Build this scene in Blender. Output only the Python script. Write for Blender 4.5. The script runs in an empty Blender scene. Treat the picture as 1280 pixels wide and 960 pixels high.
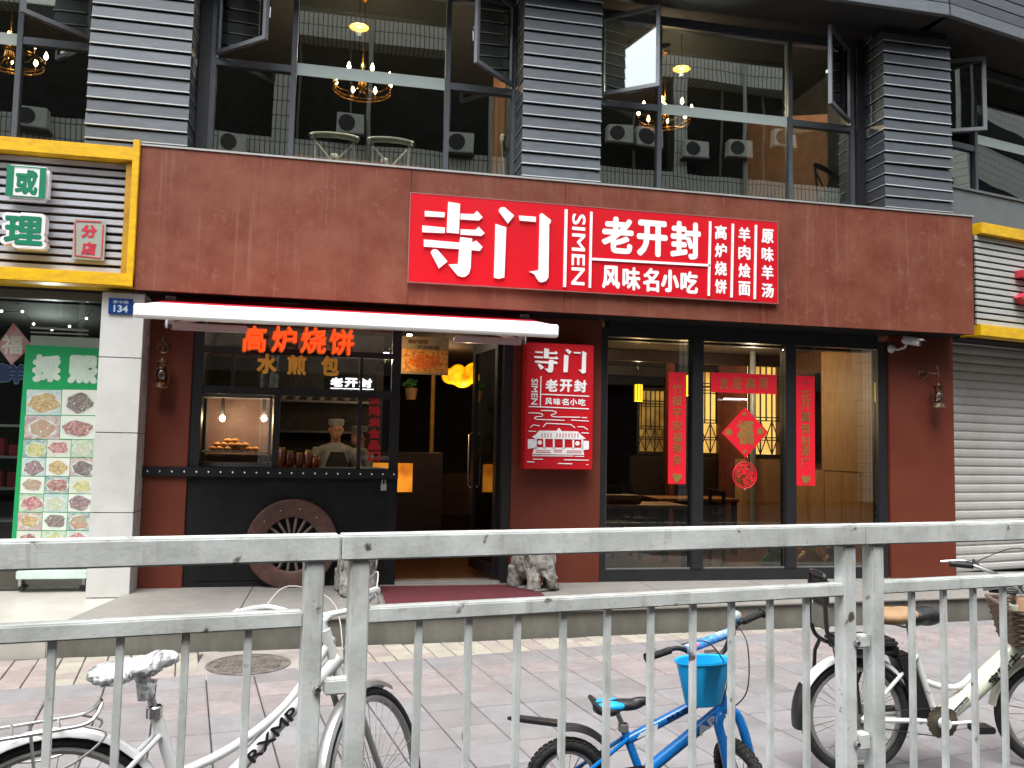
import bpy, bmesh, math, random
from mathutils import Vector, Matrix, Euler, Quaternion
from math import radians as R_, sin, cos, pi
random.seed(7)
SC = bpy.context.scene
C = SC.collection
# ------------------------------------------------------------------ camera
YAW, PITCH, ROLL, EYE, FPX = R_(11.66), R_(4.13), R_(1.18), 1.65, 1050.0
_cy, _sy, _cp, _sp = cos(YAW), sin(YAW), cos(PITCH), sin(PITCH)
FW = Vector((_sy*_cp, _cy*_cp, _sp)); _r = Vector((_cy, -_sy, 0)); _u = _r.cross(FW)
RT = _r*cos(ROLL) + _u*sin(ROLL); UP = -_r*sin(ROLL) + _u*cos(ROLL)
cam_d = bpy.data.cameras.new('camera'); cam = bpy.data.objects.new('camera', cam_d); C.objects.link(cam)
cam_d.sensor_width = 36; cam_d.lens = FPX/1280*36; cam_d.clip_start = 0.05; cam_d.clip_end = 800
cam.matrix_world = Matrix(((RT.x, UP.x, -FW.x, 0), (RT.y, UP.y, -FW.y, 0), (RT.z, UP.z, -FW.z, EYE), (0, 0, 0, 1)))
SC.camera = cam
# ------------------------------------------------------------------ sky, sun, exposure
SUN_EL, SUN_AZ = R_(64), R_(205)          # azimuth clockwise from +Y
w = bpy.data.worlds.new('World'); SC.world = w; w.use_nodes = True
nt = w.node_tree; nt.nodes.clear()
sk = nt.nodes.new('ShaderNodeTexSky'); sk.sky_type = 'NISHITA'; sk.sun_disc = False
sk.sun_elevation = SUN_EL; sk.sun_rotation = SUN_AZ; sk.air_density = 1.6; sk.dust_density = 4.0; sk.ozone_density = 1.0
hs = nt.nodes.new('ShaderNodeHueSaturation'); hs.inputs['Saturation'].default_value = 0.22
bg = nt.nodes.new('ShaderNodeBackground'); bg.inputs[1].default_value = 0.15
wo = nt.nodes.new('ShaderNodeOutputWorld')
nt.links.new(sk.outputs[0], hs.inputs['Color']); nt.links.new(hs.outputs[0], bg.inputs[0]); nt.links.new(bg.outputs[0], wo.inputs[0])
sl = bpy.data.lights.new('sun', 'SUN'); sl.energy = 1.5; sl.angle = R_(35); sl.color = (1, .97, .93)
so = bpy.data.objects.new('sun', sl); C.objects.link(so)
_sd = Vector((sin(SUN_AZ)*cos(SUN_EL), cos(SUN_AZ)*cos(SUN_EL), sin(SUN_EL)))
so.rotation_euler = (-_sd).to_track_quat('-Z', 'Y').to_euler()
SC.view_settings.view_transform = 'Standard'; SC.view_settings.look = 'None'
SC.view_settings.gamma = 1; SC.view_settings.use_curve_mapping = False
SC.view_settings.exposure = 1.2
SC.cycles.max_bounces = 10; SC.cycles.transparent_max_bounces = 16; SC.cycles.caustics_reflective = False; SC.cycles.caustics_refractive = False
SC.cycles.sample_clamp_indirect = 6

# ------------------------------------------------------------------ measuring helpers
def ray(x, y):
    return RT*((x-640)/FPX) + UP*((480-y)/FPX) + FW
def q(x, y, Y=8.6):
    "point of the plane Y=const seen at a spot of the photograph"
    d = ray(x, y); t = Y/d.y
    return Vector((d.x*t, Y, EYE+d.z*t))
def g(x, y, z=0.0):
    d = ray(x, y); t = (z-EYE)/d.z
    return Vector((d.x*t, d.y*t, z))
def rectq(x0, y0, x1, y1, Y):
    "upright rectangle X0,X1,Z0,Z1 on plane Y from its corners"
    X0 = q(x0, (y0+y1)/2, Y).x; X1 = q(x1, (y0+y1)/2, Y).x
    Z1 = q((x0+x1)/2, y0, Y).z; Z0 = q((x0+x1)/2, y1, Y).z
    return X0, X1, Z0, Z1

def lin(r, g_, b):
    f = lambda c: (c/255/12.92 if c <= 10 else ((c/255+0.055)/1.055)**2.4)
    return (f(r), f(g_), f(b), 1)

# ------------------------------------------------------------------ materials
MATS = {}
def mat(name, col, rough=.6, metal=0, spec=.5, var=.12, scale=6, bump=0, bscale=40, col2=None, c2amt=.5, stretch=(1, 1, 1),
        emit=None, estr=0, objco=False, lo=.45, hi=.62, detail=6, coat=0, col3=None, s3=30, t3=.7):
    if name in MATS: return MATS[name]
    m = bpy.data.materials.new(name); m.use_nodes = True; t = m.node_tree; n = t.nodes; L = t.links
    b = n['Principled BSDF']; b.inputs['Roughness'].default_value = rough; b.inputs['Metallic'].default_value = metal
    b.inputs['Specular IOR Level'].default_value = spec; b.inputs['Coat Weight'].default_value = coat
    if objco: tc = n.new('ShaderNodeTexCoord'); src = tc.outputs['Object']
    else: tc = n.new('ShaderNodeNewGeometry'); src = tc.outputs['Position']
    mp = n.new('ShaderNodeMapping'); mp.inputs['Scale'].default_value = stretch; L.new(src, mp.inputs[0])
    no = n.new('ShaderNodeTexNoise'); no.inputs['Scale'].default_value = scale; no.inputs['Detail'].default_value = detail; no.inputs['Roughness'].default_value = .65
    L.new(mp.outputs[0], no.inputs['Vector'])
    rmp = n.new('ShaderNodeMapRange'); rmp.inputs[1].default_value = lo-.12; rmp.inputs[2].default_value = hi+.05; L.new(no.outputs[0], rmp.inputs[0])
    mx = n.new('ShaderNodeMix'); mx.data_type = 'RGBA'
    c2 = col2 if col2 else tuple(max(0, c*(1-var*2)) for c in col[:3])+(1,)
    mx.inputs['A'].default_value = col; mx.inputs['B'].default_value = c2
    if col2:
        mu = n.new('ShaderNodeMath'); mu.operation = 'MULTIPLY'; mu.inputs[1].default_value = c2amt; L.new(rmp.outputs[0], mu.inputs[0]); L.new(mu.outputs[0], mx.inputs['Factor'])
    else: L.new(rmp.outputs[0], mx.inputs['Factor'])
    out = mx.outputs['Result']
    if col3:
        n3 = n.new('ShaderNodeTexNoise'); n3.inputs['Scale'].default_value = s3; n3.inputs['Detail'].default_value = 4; L.new(src, n3.inputs['Vector'])
        r3 = n.new('ShaderNodeMapRange'); r3.inputs[1].default_value = t3-.06; r3.inputs[2].default_value = t3; L.new(n3.outputs[0], r3.inputs[0])
        m3 = n.new('ShaderNodeMix'); m3.data_type = 'RGBA'; L.new(out, m3.inputs['A']); m3.inputs['B'].default_value = col3; L.new(r3.outputs[0], m3.inputs['Factor']); out = m3.outputs['Result']
    L.new(out, b.inputs['Base Color'])
    rr = n.new('ShaderNodeMapRange'); rr.inputs[3].default_value = max(0, rough-.08); rr.inputs[4].default_value = min(1, rough+.12); L.new(no.outputs[0], rr.inputs[0]); L.new(rr.outputs[0], b.inputs['Roughness'])
    if bump:
        n2 = n.new('ShaderNodeTexNoise'); n2.inputs['Scale'].default_value = bscale; n2.inputs['Detail'].default_value = 3; L.new(mp.outputs[0], n2.inputs['Vector'])
        bp = n.new('ShaderNodeBump'); bp.inputs['Strength'].default_value = bump; bp.inputs['Distance'].default_value = .01; L.new(n2.outputs[0], bp.inputs['Height']); L.new(bp.outputs[0], b.inputs['Normal'])
    if emit:
        b.inputs['Emission Color'].default_value = emit; b.inputs['Emission Strength'].default_value = estr
    MATS[name] = m; return m
def glass(name, tint=(.8, .85, .83, 1), boost=1.0, wave=0.0, wscale=1.2, rough=0.0):
    if name in MATS: return MATS[name]
    m = bpy.data.materials.new(name); m.use_nodes = True; t = m.node_tree; n = t.nodes; L = t.links; n.clear()
    o = n.new('ShaderNodeOutputMaterial'); tr = n.new('ShaderNodeBsdfTransparent'); tr.inputs[0].default_value = tint
    gl = n.new('ShaderNodeBsdfGlossy'); gl.inputs['Roughness'].default_value = rough; gl.inputs[0].default_value = (.96, 1, .98, 1)
    fr = n.new('ShaderNodeFresnel'); fr.inputs[0].default_value = 1.52
    mu = n.new('ShaderNodeMath'); mu.operation = 'MULTIPLY'; mu.inputs[1].default_value = boost; mu.use_clamp = True
    mx = n.new('ShaderNodeMixShader'); L.new(fr.outputs[0], mu.inputs[0]); L.new(mu.outputs[0], mx.inputs[0]); L.new(tr.outputs[0], mx.inputs[1]); L.new(gl.outputs[0], mx.inputs[2]); L.new(mx.outputs[0], o.inputs[0])
    if wave:
        ge = n.new('ShaderNodeNewGeometry'); no = n.new('ShaderNodeTexNoise'); no.inputs['Scale'].default_value = wscale; no.inputs['Detail'].default_value = 1
        bp = n.new('ShaderNodeBump'); bp.inputs['Strength'].default_value = wave; bp.inputs['Distance'].default_value = .05
        L.new(ge.outputs['Position'], no.inputs['Vector']); L.new(no.outputs[0], bp.inputs['Height']); L.new(bp.outputs[0], gl.inputs['Normal'])
    MATS[name] = m; return m
def glow(name, col, s, tex=0, col2=None, scale=8):
    if name in MATS: return MATS[name]
    m = bpy.data.materials.new(name); m.use_nodes = True; t = m.node_tree; n = t.nodes; L = t.links
    b = n['Principled BSDF']; b.inputs['Base Color'].default_value = col; b.inputs['Emission Color'].default_value = col; b.inputs['Emission Strength'].default_value = s
    if tex:
        ge = n.new('ShaderNodeNewGeometry'); no = n.new('ShaderNodeTexNoise'); no.inputs['Scale'].default_value = scale
        mx = n.new('ShaderNodeMix'); mx.data_type = 'RGBA'; mx.inputs['A'].default_value = col; mx.inputs['B'].default_value = col2
        rp = n.new('ShaderNodeMapRange'); rp.inputs[1].default_value = .4; rp.inputs[2].default_value = .6
        L.new(ge.outputs['Position'], no.inputs['Vector']); L.new(no.outputs[0], rp.inputs[0]); L.new(rp.outputs[0], mx.inputs['Factor']); L.new(mx.outputs['Result'], b.inputs['Emission Color']); L.new(mx.outputs['Result'], b.inputs['Base Color'])
    MATS[name] = m; return m

# ------------------------------------------------------------------ mesh helpers
class MB:
    def __init__(s, M=None): s.v = []; s.f = []; s.mi = []; s.M = M; s.cur = 0
    def add(s, vs, fs):
        o = len(s.v)
        for p in vs:
            p = Vector(p)
            s.v.append(s.M @ p if s.M else p)
        for f in fs: s.f.append([i+o for i in f]); s.mi.append(s.cur)
        return s
    def box(s, x0, x1, y0, y1, z0, z1):
        if x0 > x1: x0, x1 = x1, x0
        if y0 > y1: y0, y1 = y1, y0
        if z0 > z1: z0, z1 = z1, z0
        return s.add([(x0, y0, z0), (x1, y0, z0), (x1, y1, z0), (x0, y1, z0), (x0, y0, z1), (x1, y0, z1), (x1, y1, z1), (x0, y1, z1)],
                     [(3, 2, 1, 0), (4, 5, 6, 7), (0, 1, 5, 4), (1, 2, 6, 5), (2, 3, 7, 6), (3, 0, 4, 7)])
    def prism_xz(s, poly, y0, y1):
        "outline in x,z given anticlockwise as seen from -Y"
        a = sum(poly[i][0]*poly[(i+1) % len(poly)][1]-poly[(i+1) % len(poly)][0]*poly[i][1] for i in range(len(poly)))
        if a < 0: poly = poly[::-1]
        n = len(poly); vs = [(p[0], y0, p[1]) for p in poly]+[(p[0], y1, p[1]) for p in poly]
        return s.add(vs, [list(range(n)), list(range(2*n-1, n-1, -1))]+[(i, i+n, (i+1) % n+n, (i+1) % n) for i in range(n)])
    def prism_xy(s, poly, z0, z1):
        a = sum(poly[i][0]*poly[(i+1) % len(poly)][1]-poly[(i+1) % len(poly)][0]*poly[i][1] for i in range(len(poly)))
        if a < 0: poly = poly[::-1]
        n = len(poly); vs = [(p[0], p[1], z0) for p in poly]+[(p[0], p[1], z1) for p in poly]
        return s.add(vs, [list(range(n-1, -1, -1)), list(range(n, 2*n))]+[(i, (i+1) % n, (i+1) % n+n, i+n) for i in range(n)])
    def prism_yz(s, poly, x0, x1):
        a = sum(poly[i][0]*poly[(i+1) % len(poly)][1]-poly[(i+1) % len(poly)][0]*poly[i][1] for i in range(len(poly)))
        if a < 0: poly = poly[::-1]
        n = len(poly); vs = [(x0, p[0], p[1]) for p in poly]+[(x1, p[0], p[1]) for p in poly]
        return s.add(vs, [list(range(n-1, -1, -1)), list(range(n, 2*n))]+[(i, (i+1) % n, (i+1) % n+n, i+n) for i in range(n)])
    def tube(s, pts, r, n=8, closed=False):
        pts = [Vector(p) for p in pts]; N = len(pts); rr = r if isinstance(r, (list, tuple)) else [r]*N
        vs = []; ref = None
        for i, p in enumerate(pts):
            if closed: t = pts[(i+1) % N]-pts[i-1]
            else: t = pts[min(i+1, N-1)]-pts[max(i-1, 0)]
            t.normalize()
            if ref is None: ref = t.orthogonal().normalized()
            ref = (ref-t*ref.dot(t)); ref = ref.normalized() if ref.length > 1e-6 else t.orthogonal().normalized()
            b = t.cross(ref)
            for k in range(n): a = 2*pi*k/n; vs.append(p+(ref*cos(a)+b*sin(a))*rr[i])
        fs = []
        for i in range(N if closed else N-1):
            j = (i+1) % N
            for k in range(n): fs.append((i*n+k, i*n+(k+1) % n, j*n+(k+1) % n, j*n+k))
        if not closed: fs += [list(range(n-1, -1, -1)), [(N-1)*n+k for k in range(n)]]
        return s.add(vs, fs)
    def lathe(s, prof, c=(0, 0, 0), n=16, axis='z', sx=1, sy=1):
        vs = []; m = len(prof)
        for k in range(n):
            a = 2*pi*k/n
            for r, h in prof:
                p = (r*cos(a)*sx, r*sin(a)*sy, h)
                if axis == 'y': p = (p[0], p[2], -p[1])
                if axis == 'x': p = (p[2], p[0], p[1])
                vs.append(Vector(p)+Vector(c))
        fs = [(k*m+i, ((k+1) % n)*m+i, ((k+1) % n)*m+i+1, k*m+i+1) for k in range(n) for i in range(m-1)]
        return s.add(vs, fs)
    def ell(s, c, rx, ry, rz, n=12):
        prof = [(max(1e-4, sin(pi*i/8)), -cos(pi*i/8)) for i in range(9)]
        vs = []; m = 9
        for k in range(n):
            a = 2*pi*k/n
            for r, h in prof: vs.append((c[0]+r*cos(a)*rx, c[1]+r*sin(a)*ry, c[2]+h*rz))
        return s.add(vs, [(k*m+i, ((k+1) % n)*m+i, ((k+1) % n)*m+i+1, k*m+i+1) for k in range(n) for i in range(m-1)])
    def mesh(s, name):
        me = bpy.data.meshes.new(name); me.from_pydata([tuple(v) for v in s.v], [], s.f); me.update()
        return me
    def build(s, name, mats, parent=None, bevel=0, smooth=False, kind=None, loc=None, rot=None):
        me = s.mesh(name)
        if not isinstance(mats, (list, tuple)): mats = [mats]
        for m in mats: me.materials.append(m)
        if len(mats) > 1: me.polygons.foreach_set('material_index', s.mi)
        if bevel:
            bm = bmesh.new(); bm.from_mesh(me)
            bmesh.ops.bevel(bm, geom=[e for e in bm.edges if e.is_manifold and e.calc_face_angle(0) > .6], offset=bevel, segments=2, affect='EDGES', clamp_overlap=True)
            bm.to_mesh(me); bm.free()
        if smooth: me.polygons.foreach_set('use_smooth', [True]*len(me.polygons)); me.set_sharp_from_angle(angle=R_(40))
        o = bpy.data.objects.new(name, me); C.objects.link(o)
        if parent: o.parent = parent
        if loc is not None: o.location = loc
        if rot is not None: o.rotation_euler = rot
        if kind: o['kind'] = kind
        return o
def tag(o, label, cat, group=None):
    o['label'] = label; o['category'] = cat
    if group: o['group'] = group
    return o
def thing(name, label, cat, loc=(0, 0, 0), rz=0, group=None):
    o = bpy.data.objects.new(name, None); C.objects.link(o); o.location = loc; o.rotation_euler = (0, 0, rz); o.empty_display_size = .1
    return tag(o, label, cat, group)
def struct(mb, name, m, **k):
    return mb.build(name, m, kind='structure', **k)
def copy_tree(o, parent=None):
    c = o.copy(); C.objects.link(c)
    if parent: c.parent = parent
    for ch in list(o.children): copy_tree(ch, c)
    return c
def blob(name, shapes, m, voxel, parent=None, smooth_it=3, loc=None, rz=0):
    "one continuous surface grown round overlapping volumes"
    mb = MB()
    for s_ in shapes:
        if s_[0] == 'e': mb.ell(*s_[1:])
        else: mb.tube(s_[1], s_[2], 10)
    me = mb.mesh(name); o = bpy.data.objects.new(name, me); C.objects.link(o)
    md = o.modifiers.new('r', 'REMESH'); md.mode = 'VOXEL'; md.voxel_size = voxel
    sm = o.modifiers.new('s', 'SMOOTH'); sm.iterations = smooth_it; sm.factor = .5
    dg = bpy.context.evaluated_depsgraph_get(); nm = bpy.data.meshes.new_from_object(o.evaluated_get(dg))
    o.modifiers.clear(); o.data = nm; bpy.data.meshes.remove(me); nm.materials.clear(); nm.materials.append(m)
    nm.polygons.foreach_set('use_smooth', [True]*len(nm.polygons))
    if parent: o.parent = parent
    if loc is not None: o.location = loc
    o.rotation_euler = (0, 0, rz)
    return o
_gc = {}
def glyph_tris(body):
    "flat outline of a piece of writing, x right, y up, fitted to the unit square"
    if body in _gc: return _gc[body]
    cu = bpy.data.curves.new('t', 'FONT'); cu.body = body; cu.resolution_u = 3
    o = bpy.data.objects.new('t', cu); C.objects.link(o)
    dg = bpy.context.evaluated_depsgraph_get(); dg.update(); me = bpy.data.meshes.new_from_object(o.evaluated_get(dg))
    vs = [v.co.copy() for v in me.vertices]; fs = [list(p.vertices) for p in me.polygons]
    x0 = min(v.x for v in vs); x1 = max(v.x for v in vs); y0 = min(v.y for v in vs); y1 = max(v.y for v in vs)
    vs = [((v.x-x0)/max(1e-6, x1-x0), (v.y-y0)/max(1e-6, y1-y0)) for v in vs]
    bpy.data.objects.remove(o); bpy.data.curves.remove(cu); bpy.data.meshes.remove(me)
    _gc[body] = (vs, fs); return _gc[body]
def text(mb, body, X0, X1, Z0, Z1, Y, bold=.035, rot=0, depth=0, copies=True):
    "writing on an upright face looking to -Y; rot=1 turns it a quarter clockwise"
    vs, fs = glyph_tris(body); W = X1-X0; H = Z1-Z0; b = bold*(min(W, H) if rot == 0 or True else 1)
    offs = [(0, 0), (b, 0), (-b, 0), (0, b), (0, -b), (b*.7, b*.7), (-b*.7, -b*.7), (b*.7, -b*.7), (-b*.7, b*.7)] if bold and copies else [(0, 0)]
    for k, (ox, oz) in enumerate(offs):
        y = Y-k*.0003
        P = []
        for u, v in vs:
            if rot: u, v = v, 1-u
            P.append((X0+b+(W-2*b)*u+ox, y, Z0+b+(H-2*b)*v+oz))
        mb.add(P, fs)
        if depth:
            # side walls of standing letters
            cnt = {}
            for f in fs:
                for i in range(len(f)):
                    a, c = f[i], f[(i+1) % len(f)]; cnt[(a, c)] = 1
            for (a, c) in list(cnt):
                if (c, a) not in cnt:
                    A = P[a]; B = P[c]
                    mb.add([A, B, (B[0], B[1]+depth, B[2]), (A[0], A[1]+depth, A[2])], [(0, 3, 2, 1)])
def textq(mb, body, x0, y0, x1, y1, Y, **k):
    X0, X1, Z0, Z1 = rectq(x0, y0, x1, y1, Y); text(mb, body, X0, X1, Z0, Z1, Y, **k)
def quadq(mb, pts, Y, th=.004):
    "a flat painted shape from its outline in the photograph, th thick"
    mb.prism_xz([(p.x, p.z) for p in (q(a, b, Y) for a, b in pts)], Y-th, Y)
def barq(mb, a, b, wpx, Y, th=.004):
    A = q(*a, Y); B = q(*b, Y); hw = wpx/2*Y/FPX; d = (B-A).normalized(); n = Vector((-d.z, 0, d.x))*hw
    mb.prism_xz([(A.x+n.x, A.z+n.z), (A.x-n.x, A.z-n.z), (B.x-n.x, B.z-n.z), (B.x+n.x, B.z+n.z)], Y-th, Y)

# ------------------------------------------------------------------ palette
rust = mat('rust_fascia', lin(103, 47, 31), .62, 0, .3, col2=lin(122, 71, 55), c2amt=.95, scale=3.2, lo=.42, hi=.62, detail=9, bump=.12, bscale=60)
def rust_streaks(m):
    t = m.node_tree; n = t.nodes; L = t.links; b = n['Principled BSDF']; prev = b.inputs['Base Color'].links[0].from_socket
    ge = n.new('ShaderNodeNewGeometry'); mp = n.new('ShaderNodeMapping'); mp.inputs['Scale'].default_value = (9, 1, .35); no = n.new('ShaderNodeTexNoise'); no.inputs['Scale'].default_value = 1.6; no.inputs['Detail'].default_value = 7
    no.inputs['Roughness'].default_value = .7
    L.new(ge.outputs['Position'], mp.inputs[0]); L.new(mp.outputs[0], no.inputs['Vector'])
    r = n.new('ShaderNodeMapRange'); r.inputs[1].default_value = .56; r.inputs[2].default_value = .74; r.inputs[4].default_value = .4; L.new(no.outputs[0], r.inputs[0])
    mx = n.new('ShaderNodeMix'); mx.data_type = 'RGBA'; L.new(prev, mx.inputs['A']); mx.inputs['B'].default_value = lin(150, 116, 102); L.new(r.outputs[0], mx.inputs['Factor'])
    # small scuffs
    n2 = n.new('ShaderNodeTexNoise'); n2.inputs['Scale'].default_value = 7; n2.inputs['Detail'].default_value = 8; n2.inputs['Roughness'].default_value = .75; L.new(ge.outputs['Position'], n2.inputs['Vector'])
    r2 = n.new('ShaderNodeMapRange'); r2.inputs[1].default_value = .57; r2.inputs[2].default_value = .72; r2.inputs[4].default_value = .45; L.new(n2.outputs[0], r2.inputs[0])
    m2 = n.new('ShaderNodeMix'); m2.data_type = 'RGBA'; L.new(mx.outputs['Result'], m2.inputs['A']); m2.inputs['B'].default_value = lin(146, 106, 92); L.new(r2.outputs[0], m2.inputs['Factor'])
    L.new(m2.outputs['Result'], b.inputs['Base Color'])
rust_streaks(rust)
pier = mat('rust_pier', lin(96, 42, 28), .6, 0, .3, col2=lin(108, 54, 38), c2amt=.7, scale=2.5, bump=.1, bscale=70, detail=8)
black = mat('black_frame', (.018, .018, .021, 1), .4, 0, .5, var=.2)
blackm = mat('black_panel', (.010, .0105, .011, 1), .6, 0, .25, var=.25, scale=3)
slate = mat('slate_slat', lin(72, 78, 85), .4, .3, .5, col2=lin(90, 95, 100), c2amt=.8, scale=5, stretch=(1.2, 1, 7), bump=.05, detail=8)
slate_lip_glint = mat('slate_lip_glint', lin(200, 204, 208), .4, .2, .5)  # pale colour stands for light caught on the folded slat edge
slate_dark = mat('slate_core', (.02, .021, .024, 1), .7)
winf = mat('window_frame_grey', lin(92, 98, 106), .4, .3, .5, var=.1)
sashm = mat('sash_aluminium', lin(130, 134, 140), .35, .5, .5, var=.08)
upglass = glass('upper_window_glass', (.78, .82, .79, 1), 3.8, wave=.035, wscale=1.0)
sashglass = glass('sash_glass', (.7, .74, .72, 1), 7.5, wave=.012, wscale=1.1)
shopglass = glass('shopfront_glass', (.86, .88, .86, 1), 1.6, wave=.012, wscale=1)
clearglass = glass('clear_glass', (.9, .92, .9, 1), 1.5)
red = mat('sign_red', lin(205, 10, 30), .35, 0, .5, var=.05, scale=2, stretch=(10, 1, .4))
red2 = mat('panel_red', lin(190, 14, 28), .4, 0, .5, var=.06)
white = mat('letter_white', lin(245, 246, 248), .5, var=.02)
whitelit = mat('letter_white_lit', lin(238, 238, 240), .5, var=.03)
yellow = mat('yellow_paint', lin(232, 186, 12), .42, 0, .5, col2=lin(190, 140, 20), c2amt=.7, scale=7, stretch=(1, 1, 3))
alu = mat('slat_aluminium', lin(186, 188, 197), .45, .1, .5, var=.12, stretch=(1, 1, 6))
green = mat('letter_green', lin(12, 128, 92), .4)
tilew = mat('white_tile', lin(205, 205, 204), .25, 0, .5, col2=lin(170, 170, 165), c2amt=.6, scale=2.3)
stone = mat('platform_stone', lin(140, 138, 134), .5, 0, .4, col2=lin(118, 116, 112), c2amt=.8, scale=2.2, bump=.08, bscale=90, col3=lin(150, 148, 144), s3=18, t3=.68)
stoneface = mat('platform_riser', lin(120, 119, 112), .7, 0, .3, col2=lin(88, 86, 78), c2amt=.9, scale=3, stretch=(1, 1, .5), bump=.15, detail=9)
stoneL = mat('platform_stone_light', lin(190, 188, 180), .3, 0, .5, col2=lin(160, 156, 148), c2amt=.8, scale=1.8, detail=8)
paver_a = mat('paver_grey', lin(138, 137, 139), .8, 0, .3, col2=lin(120, 116, 117), c2amt=.85, scale=3.5, bump=.3, bscale=130, detail=9)
paver_b = mat('paver_grey_pink', lin(138, 135, 136), .8, 0, .3, col2=lin(122, 116, 117), c2amt=.85, scale=3, bump=.3, bscale=130, detail=9)
paver_c = mat('paver_grey_dark', lin(136, 134, 135), .8, 0, .3, col2=lin(115, 112, 113), c2amt=.85, scale=4, bump=.3, bscale=130, detail=9)
tact = mat('paver_tactile_pink', lin(146, 138, 137), .8, 0, .3, col2=lin(122, 115, 115), c2amt=.9, scale=4, bump=.3, bscale=110, detail=9)
cream = mat('tile_cream', lin(166, 161, 148), .7, 0, .3, col2=lin(142, 137, 127), c2amt=.8, scale=5, bump=.2, detail=8)
pinkt = mat('tile_pink', lin(158, 147, 142), .7, 0, .3, col2=lin(134, 124, 120), c2amt=.8, scale=5, bump=.2, detail=8)
groutm = mat('paver_joint', lin(72, 69, 68), .9, var=.3, scale=20)
roadm = mat('asphalt', (.05, .05, .052, 1), .85, var=.3, scale=30, bump=.4, bscale=200)
fencep = mat('fence_paint', lin(226, 231, 230), .45, 0, .5, col2=lin(160, 164, 160), c2amt=.75, scale=5, detail=10, bump=.1, bscale=90, col3=lin(92, 86, 78), s3=16, t3=.735)
chrome = mat('chrome', (.6, .6, .6, 1), .18, 1, .5, var=.15, objco=True)
rubber = mat('tyre_rubber', (.02, .02, .02, 1), .75, var=.4, scale=30, bump=.5, bscale=120, objco=True)
bikewhite = mat('bike_white', lin(226, 228, 228), .3, 0, .5, var=.06, objco=True, coat=.3, col3=lin(150, 145, 138), s3=22, t3=.74)
silver = mat('bike_silver', lin(178, 178, 176), .32, .7, .5, var=.15, objco=True)
bikeblue = mat('bike_blue', lin(10, 112, 190), .25, 0, .5, var=.08, objco=True, coat=.5)
lightblue = mat('bucket_blue', lin(24, 168, 236), .4, 0, .5, var=.04, objco=True)
blackp = mat('black_plastic', (.018, .018, .02, 1), .42, var=.2, objco=True)
brass = mat('antique_brass', lin(150, 112, 84), .35, .85, .5, col2=lin(52, 36, 28), c2amt=1, scale=14, objco=True)
bronze = mat('weathered_bronze', lin(150, 132, 112), .4, .7, .5, col2=lin(60, 46, 36), c2amt=1, scale=16, objco=True)
elst = mat('carved_stone', lin(172, 170, 163), .75, 0, .3, col2=lin(74, 71, 67), c2amt=1, scale=16, bump=.7, bscale=28, objco=True, lo=.42, hi=.6)
dwood = mat('dark_wood', lin(52, 30, 20), .45, var=.3, scale=3, stretch=(1, 1, 8))
wood = mat('warm_wood', lin(150, 96, 48), .5, var=.2, scale=3, stretch=(6, 1, 1))
tanw = mat('tan_panelling', lin(186, 142, 94), .5, var=.14, scale=3, stretch=(1, 6, 1))
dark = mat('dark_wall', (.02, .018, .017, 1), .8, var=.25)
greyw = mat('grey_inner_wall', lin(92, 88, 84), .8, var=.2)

def piece_tone(m, amt):
    "each separate piece gets its own slight tone, as separate boards and slabs have"
    t = m.node_tree; n = t.nodes; L = t.links; b = n['Principled BSDF']; prev = b.inputs['Base Color'].links[0].from_socket
    oi = n.new('ShaderNodeObjectInfo'); mr = n.new('ShaderNodeMapRange'); mr.inputs[3].default_value = 1-amt; mr.inputs[4].default_value = 1+amt
    h = n.new('ShaderNodeHueSaturation'); L.new(oi.outputs['Random'], mr.inputs[0]); L.new(mr.outputs[0], h.inputs['Value']); L.new(prev, h.inputs['Color']); L.new(h.outputs[0], b.inputs['Base Color'])
for m_, a_ in ((slate, .16), (slate_lip_glint, .25), (paver_a, .07), (paver_b, .07), (paver_c, .07), (tact, .06), (cream, .08), (pinkt, .08), (alu, .06), (tilew, .03)): piece_tone(m_, a_)
def add_stains(m, col, scale, stretch, lo_, hi_, amt):
    "a further layer of stains"
    t = m.node_tree; n = t.nodes; L = t.links; b = n['Principled BSDF']; prev = b.inputs['Base Color'].links[0].from_socket
    ge = n.new('ShaderNodeNewGeometry'); mp = n.new('ShaderNodeMapping'); mp.inputs['Scale'].default_value = stretch; no = n.new('ShaderNodeTexNoise'); no.inputs['Scale'].default_value = scale; no.inputs['Detail'].default_value = 8; no.inputs['Roughness'].default_value = .7
    r = n.new('ShaderNodeMapRange'); r.inputs[1].default_value = lo_; r.inputs[2].default_value = hi_; r.inputs[4].default_value = amt
    mx = n.new('ShaderNodeMix'); mx.data_type = 'RGBA'; mx.inputs['B'].default_value = col
    L.new(ge.outputs['Position'], mp.inputs[0]); L.new(mp.outputs[0], no.inputs['Vector']); L.new(no.outputs[0], r.inputs[0]); L.new(r.outputs[0], mx.inputs['Factor']); L.new(prev, mx.inputs['A']); L.new(mx.outputs['Result'], b.inputs['Base Color'])
add_stains(fencep, lin(128, 120, 108), 3.2, (6, 6, 1.2), .55, .74, .55)
add_stains(fencep, lin(96, 74, 56), 34, (1, 1, 1), .66, .72, .6)
for m_ in (paver_a, paver_b, paver_c, tact): add_stains(m_, lin(84, 78, 76), 1.3, (1, 1, 1), .56, .74, .45); add_stains(m_, lin(60, 57, 56), 17, (1, 1, 1), .70, .73, .5)
add_stains(rust, lin(62, 32, 28), 1.2, (3, 1, .5), .54, .76, .45)

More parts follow.
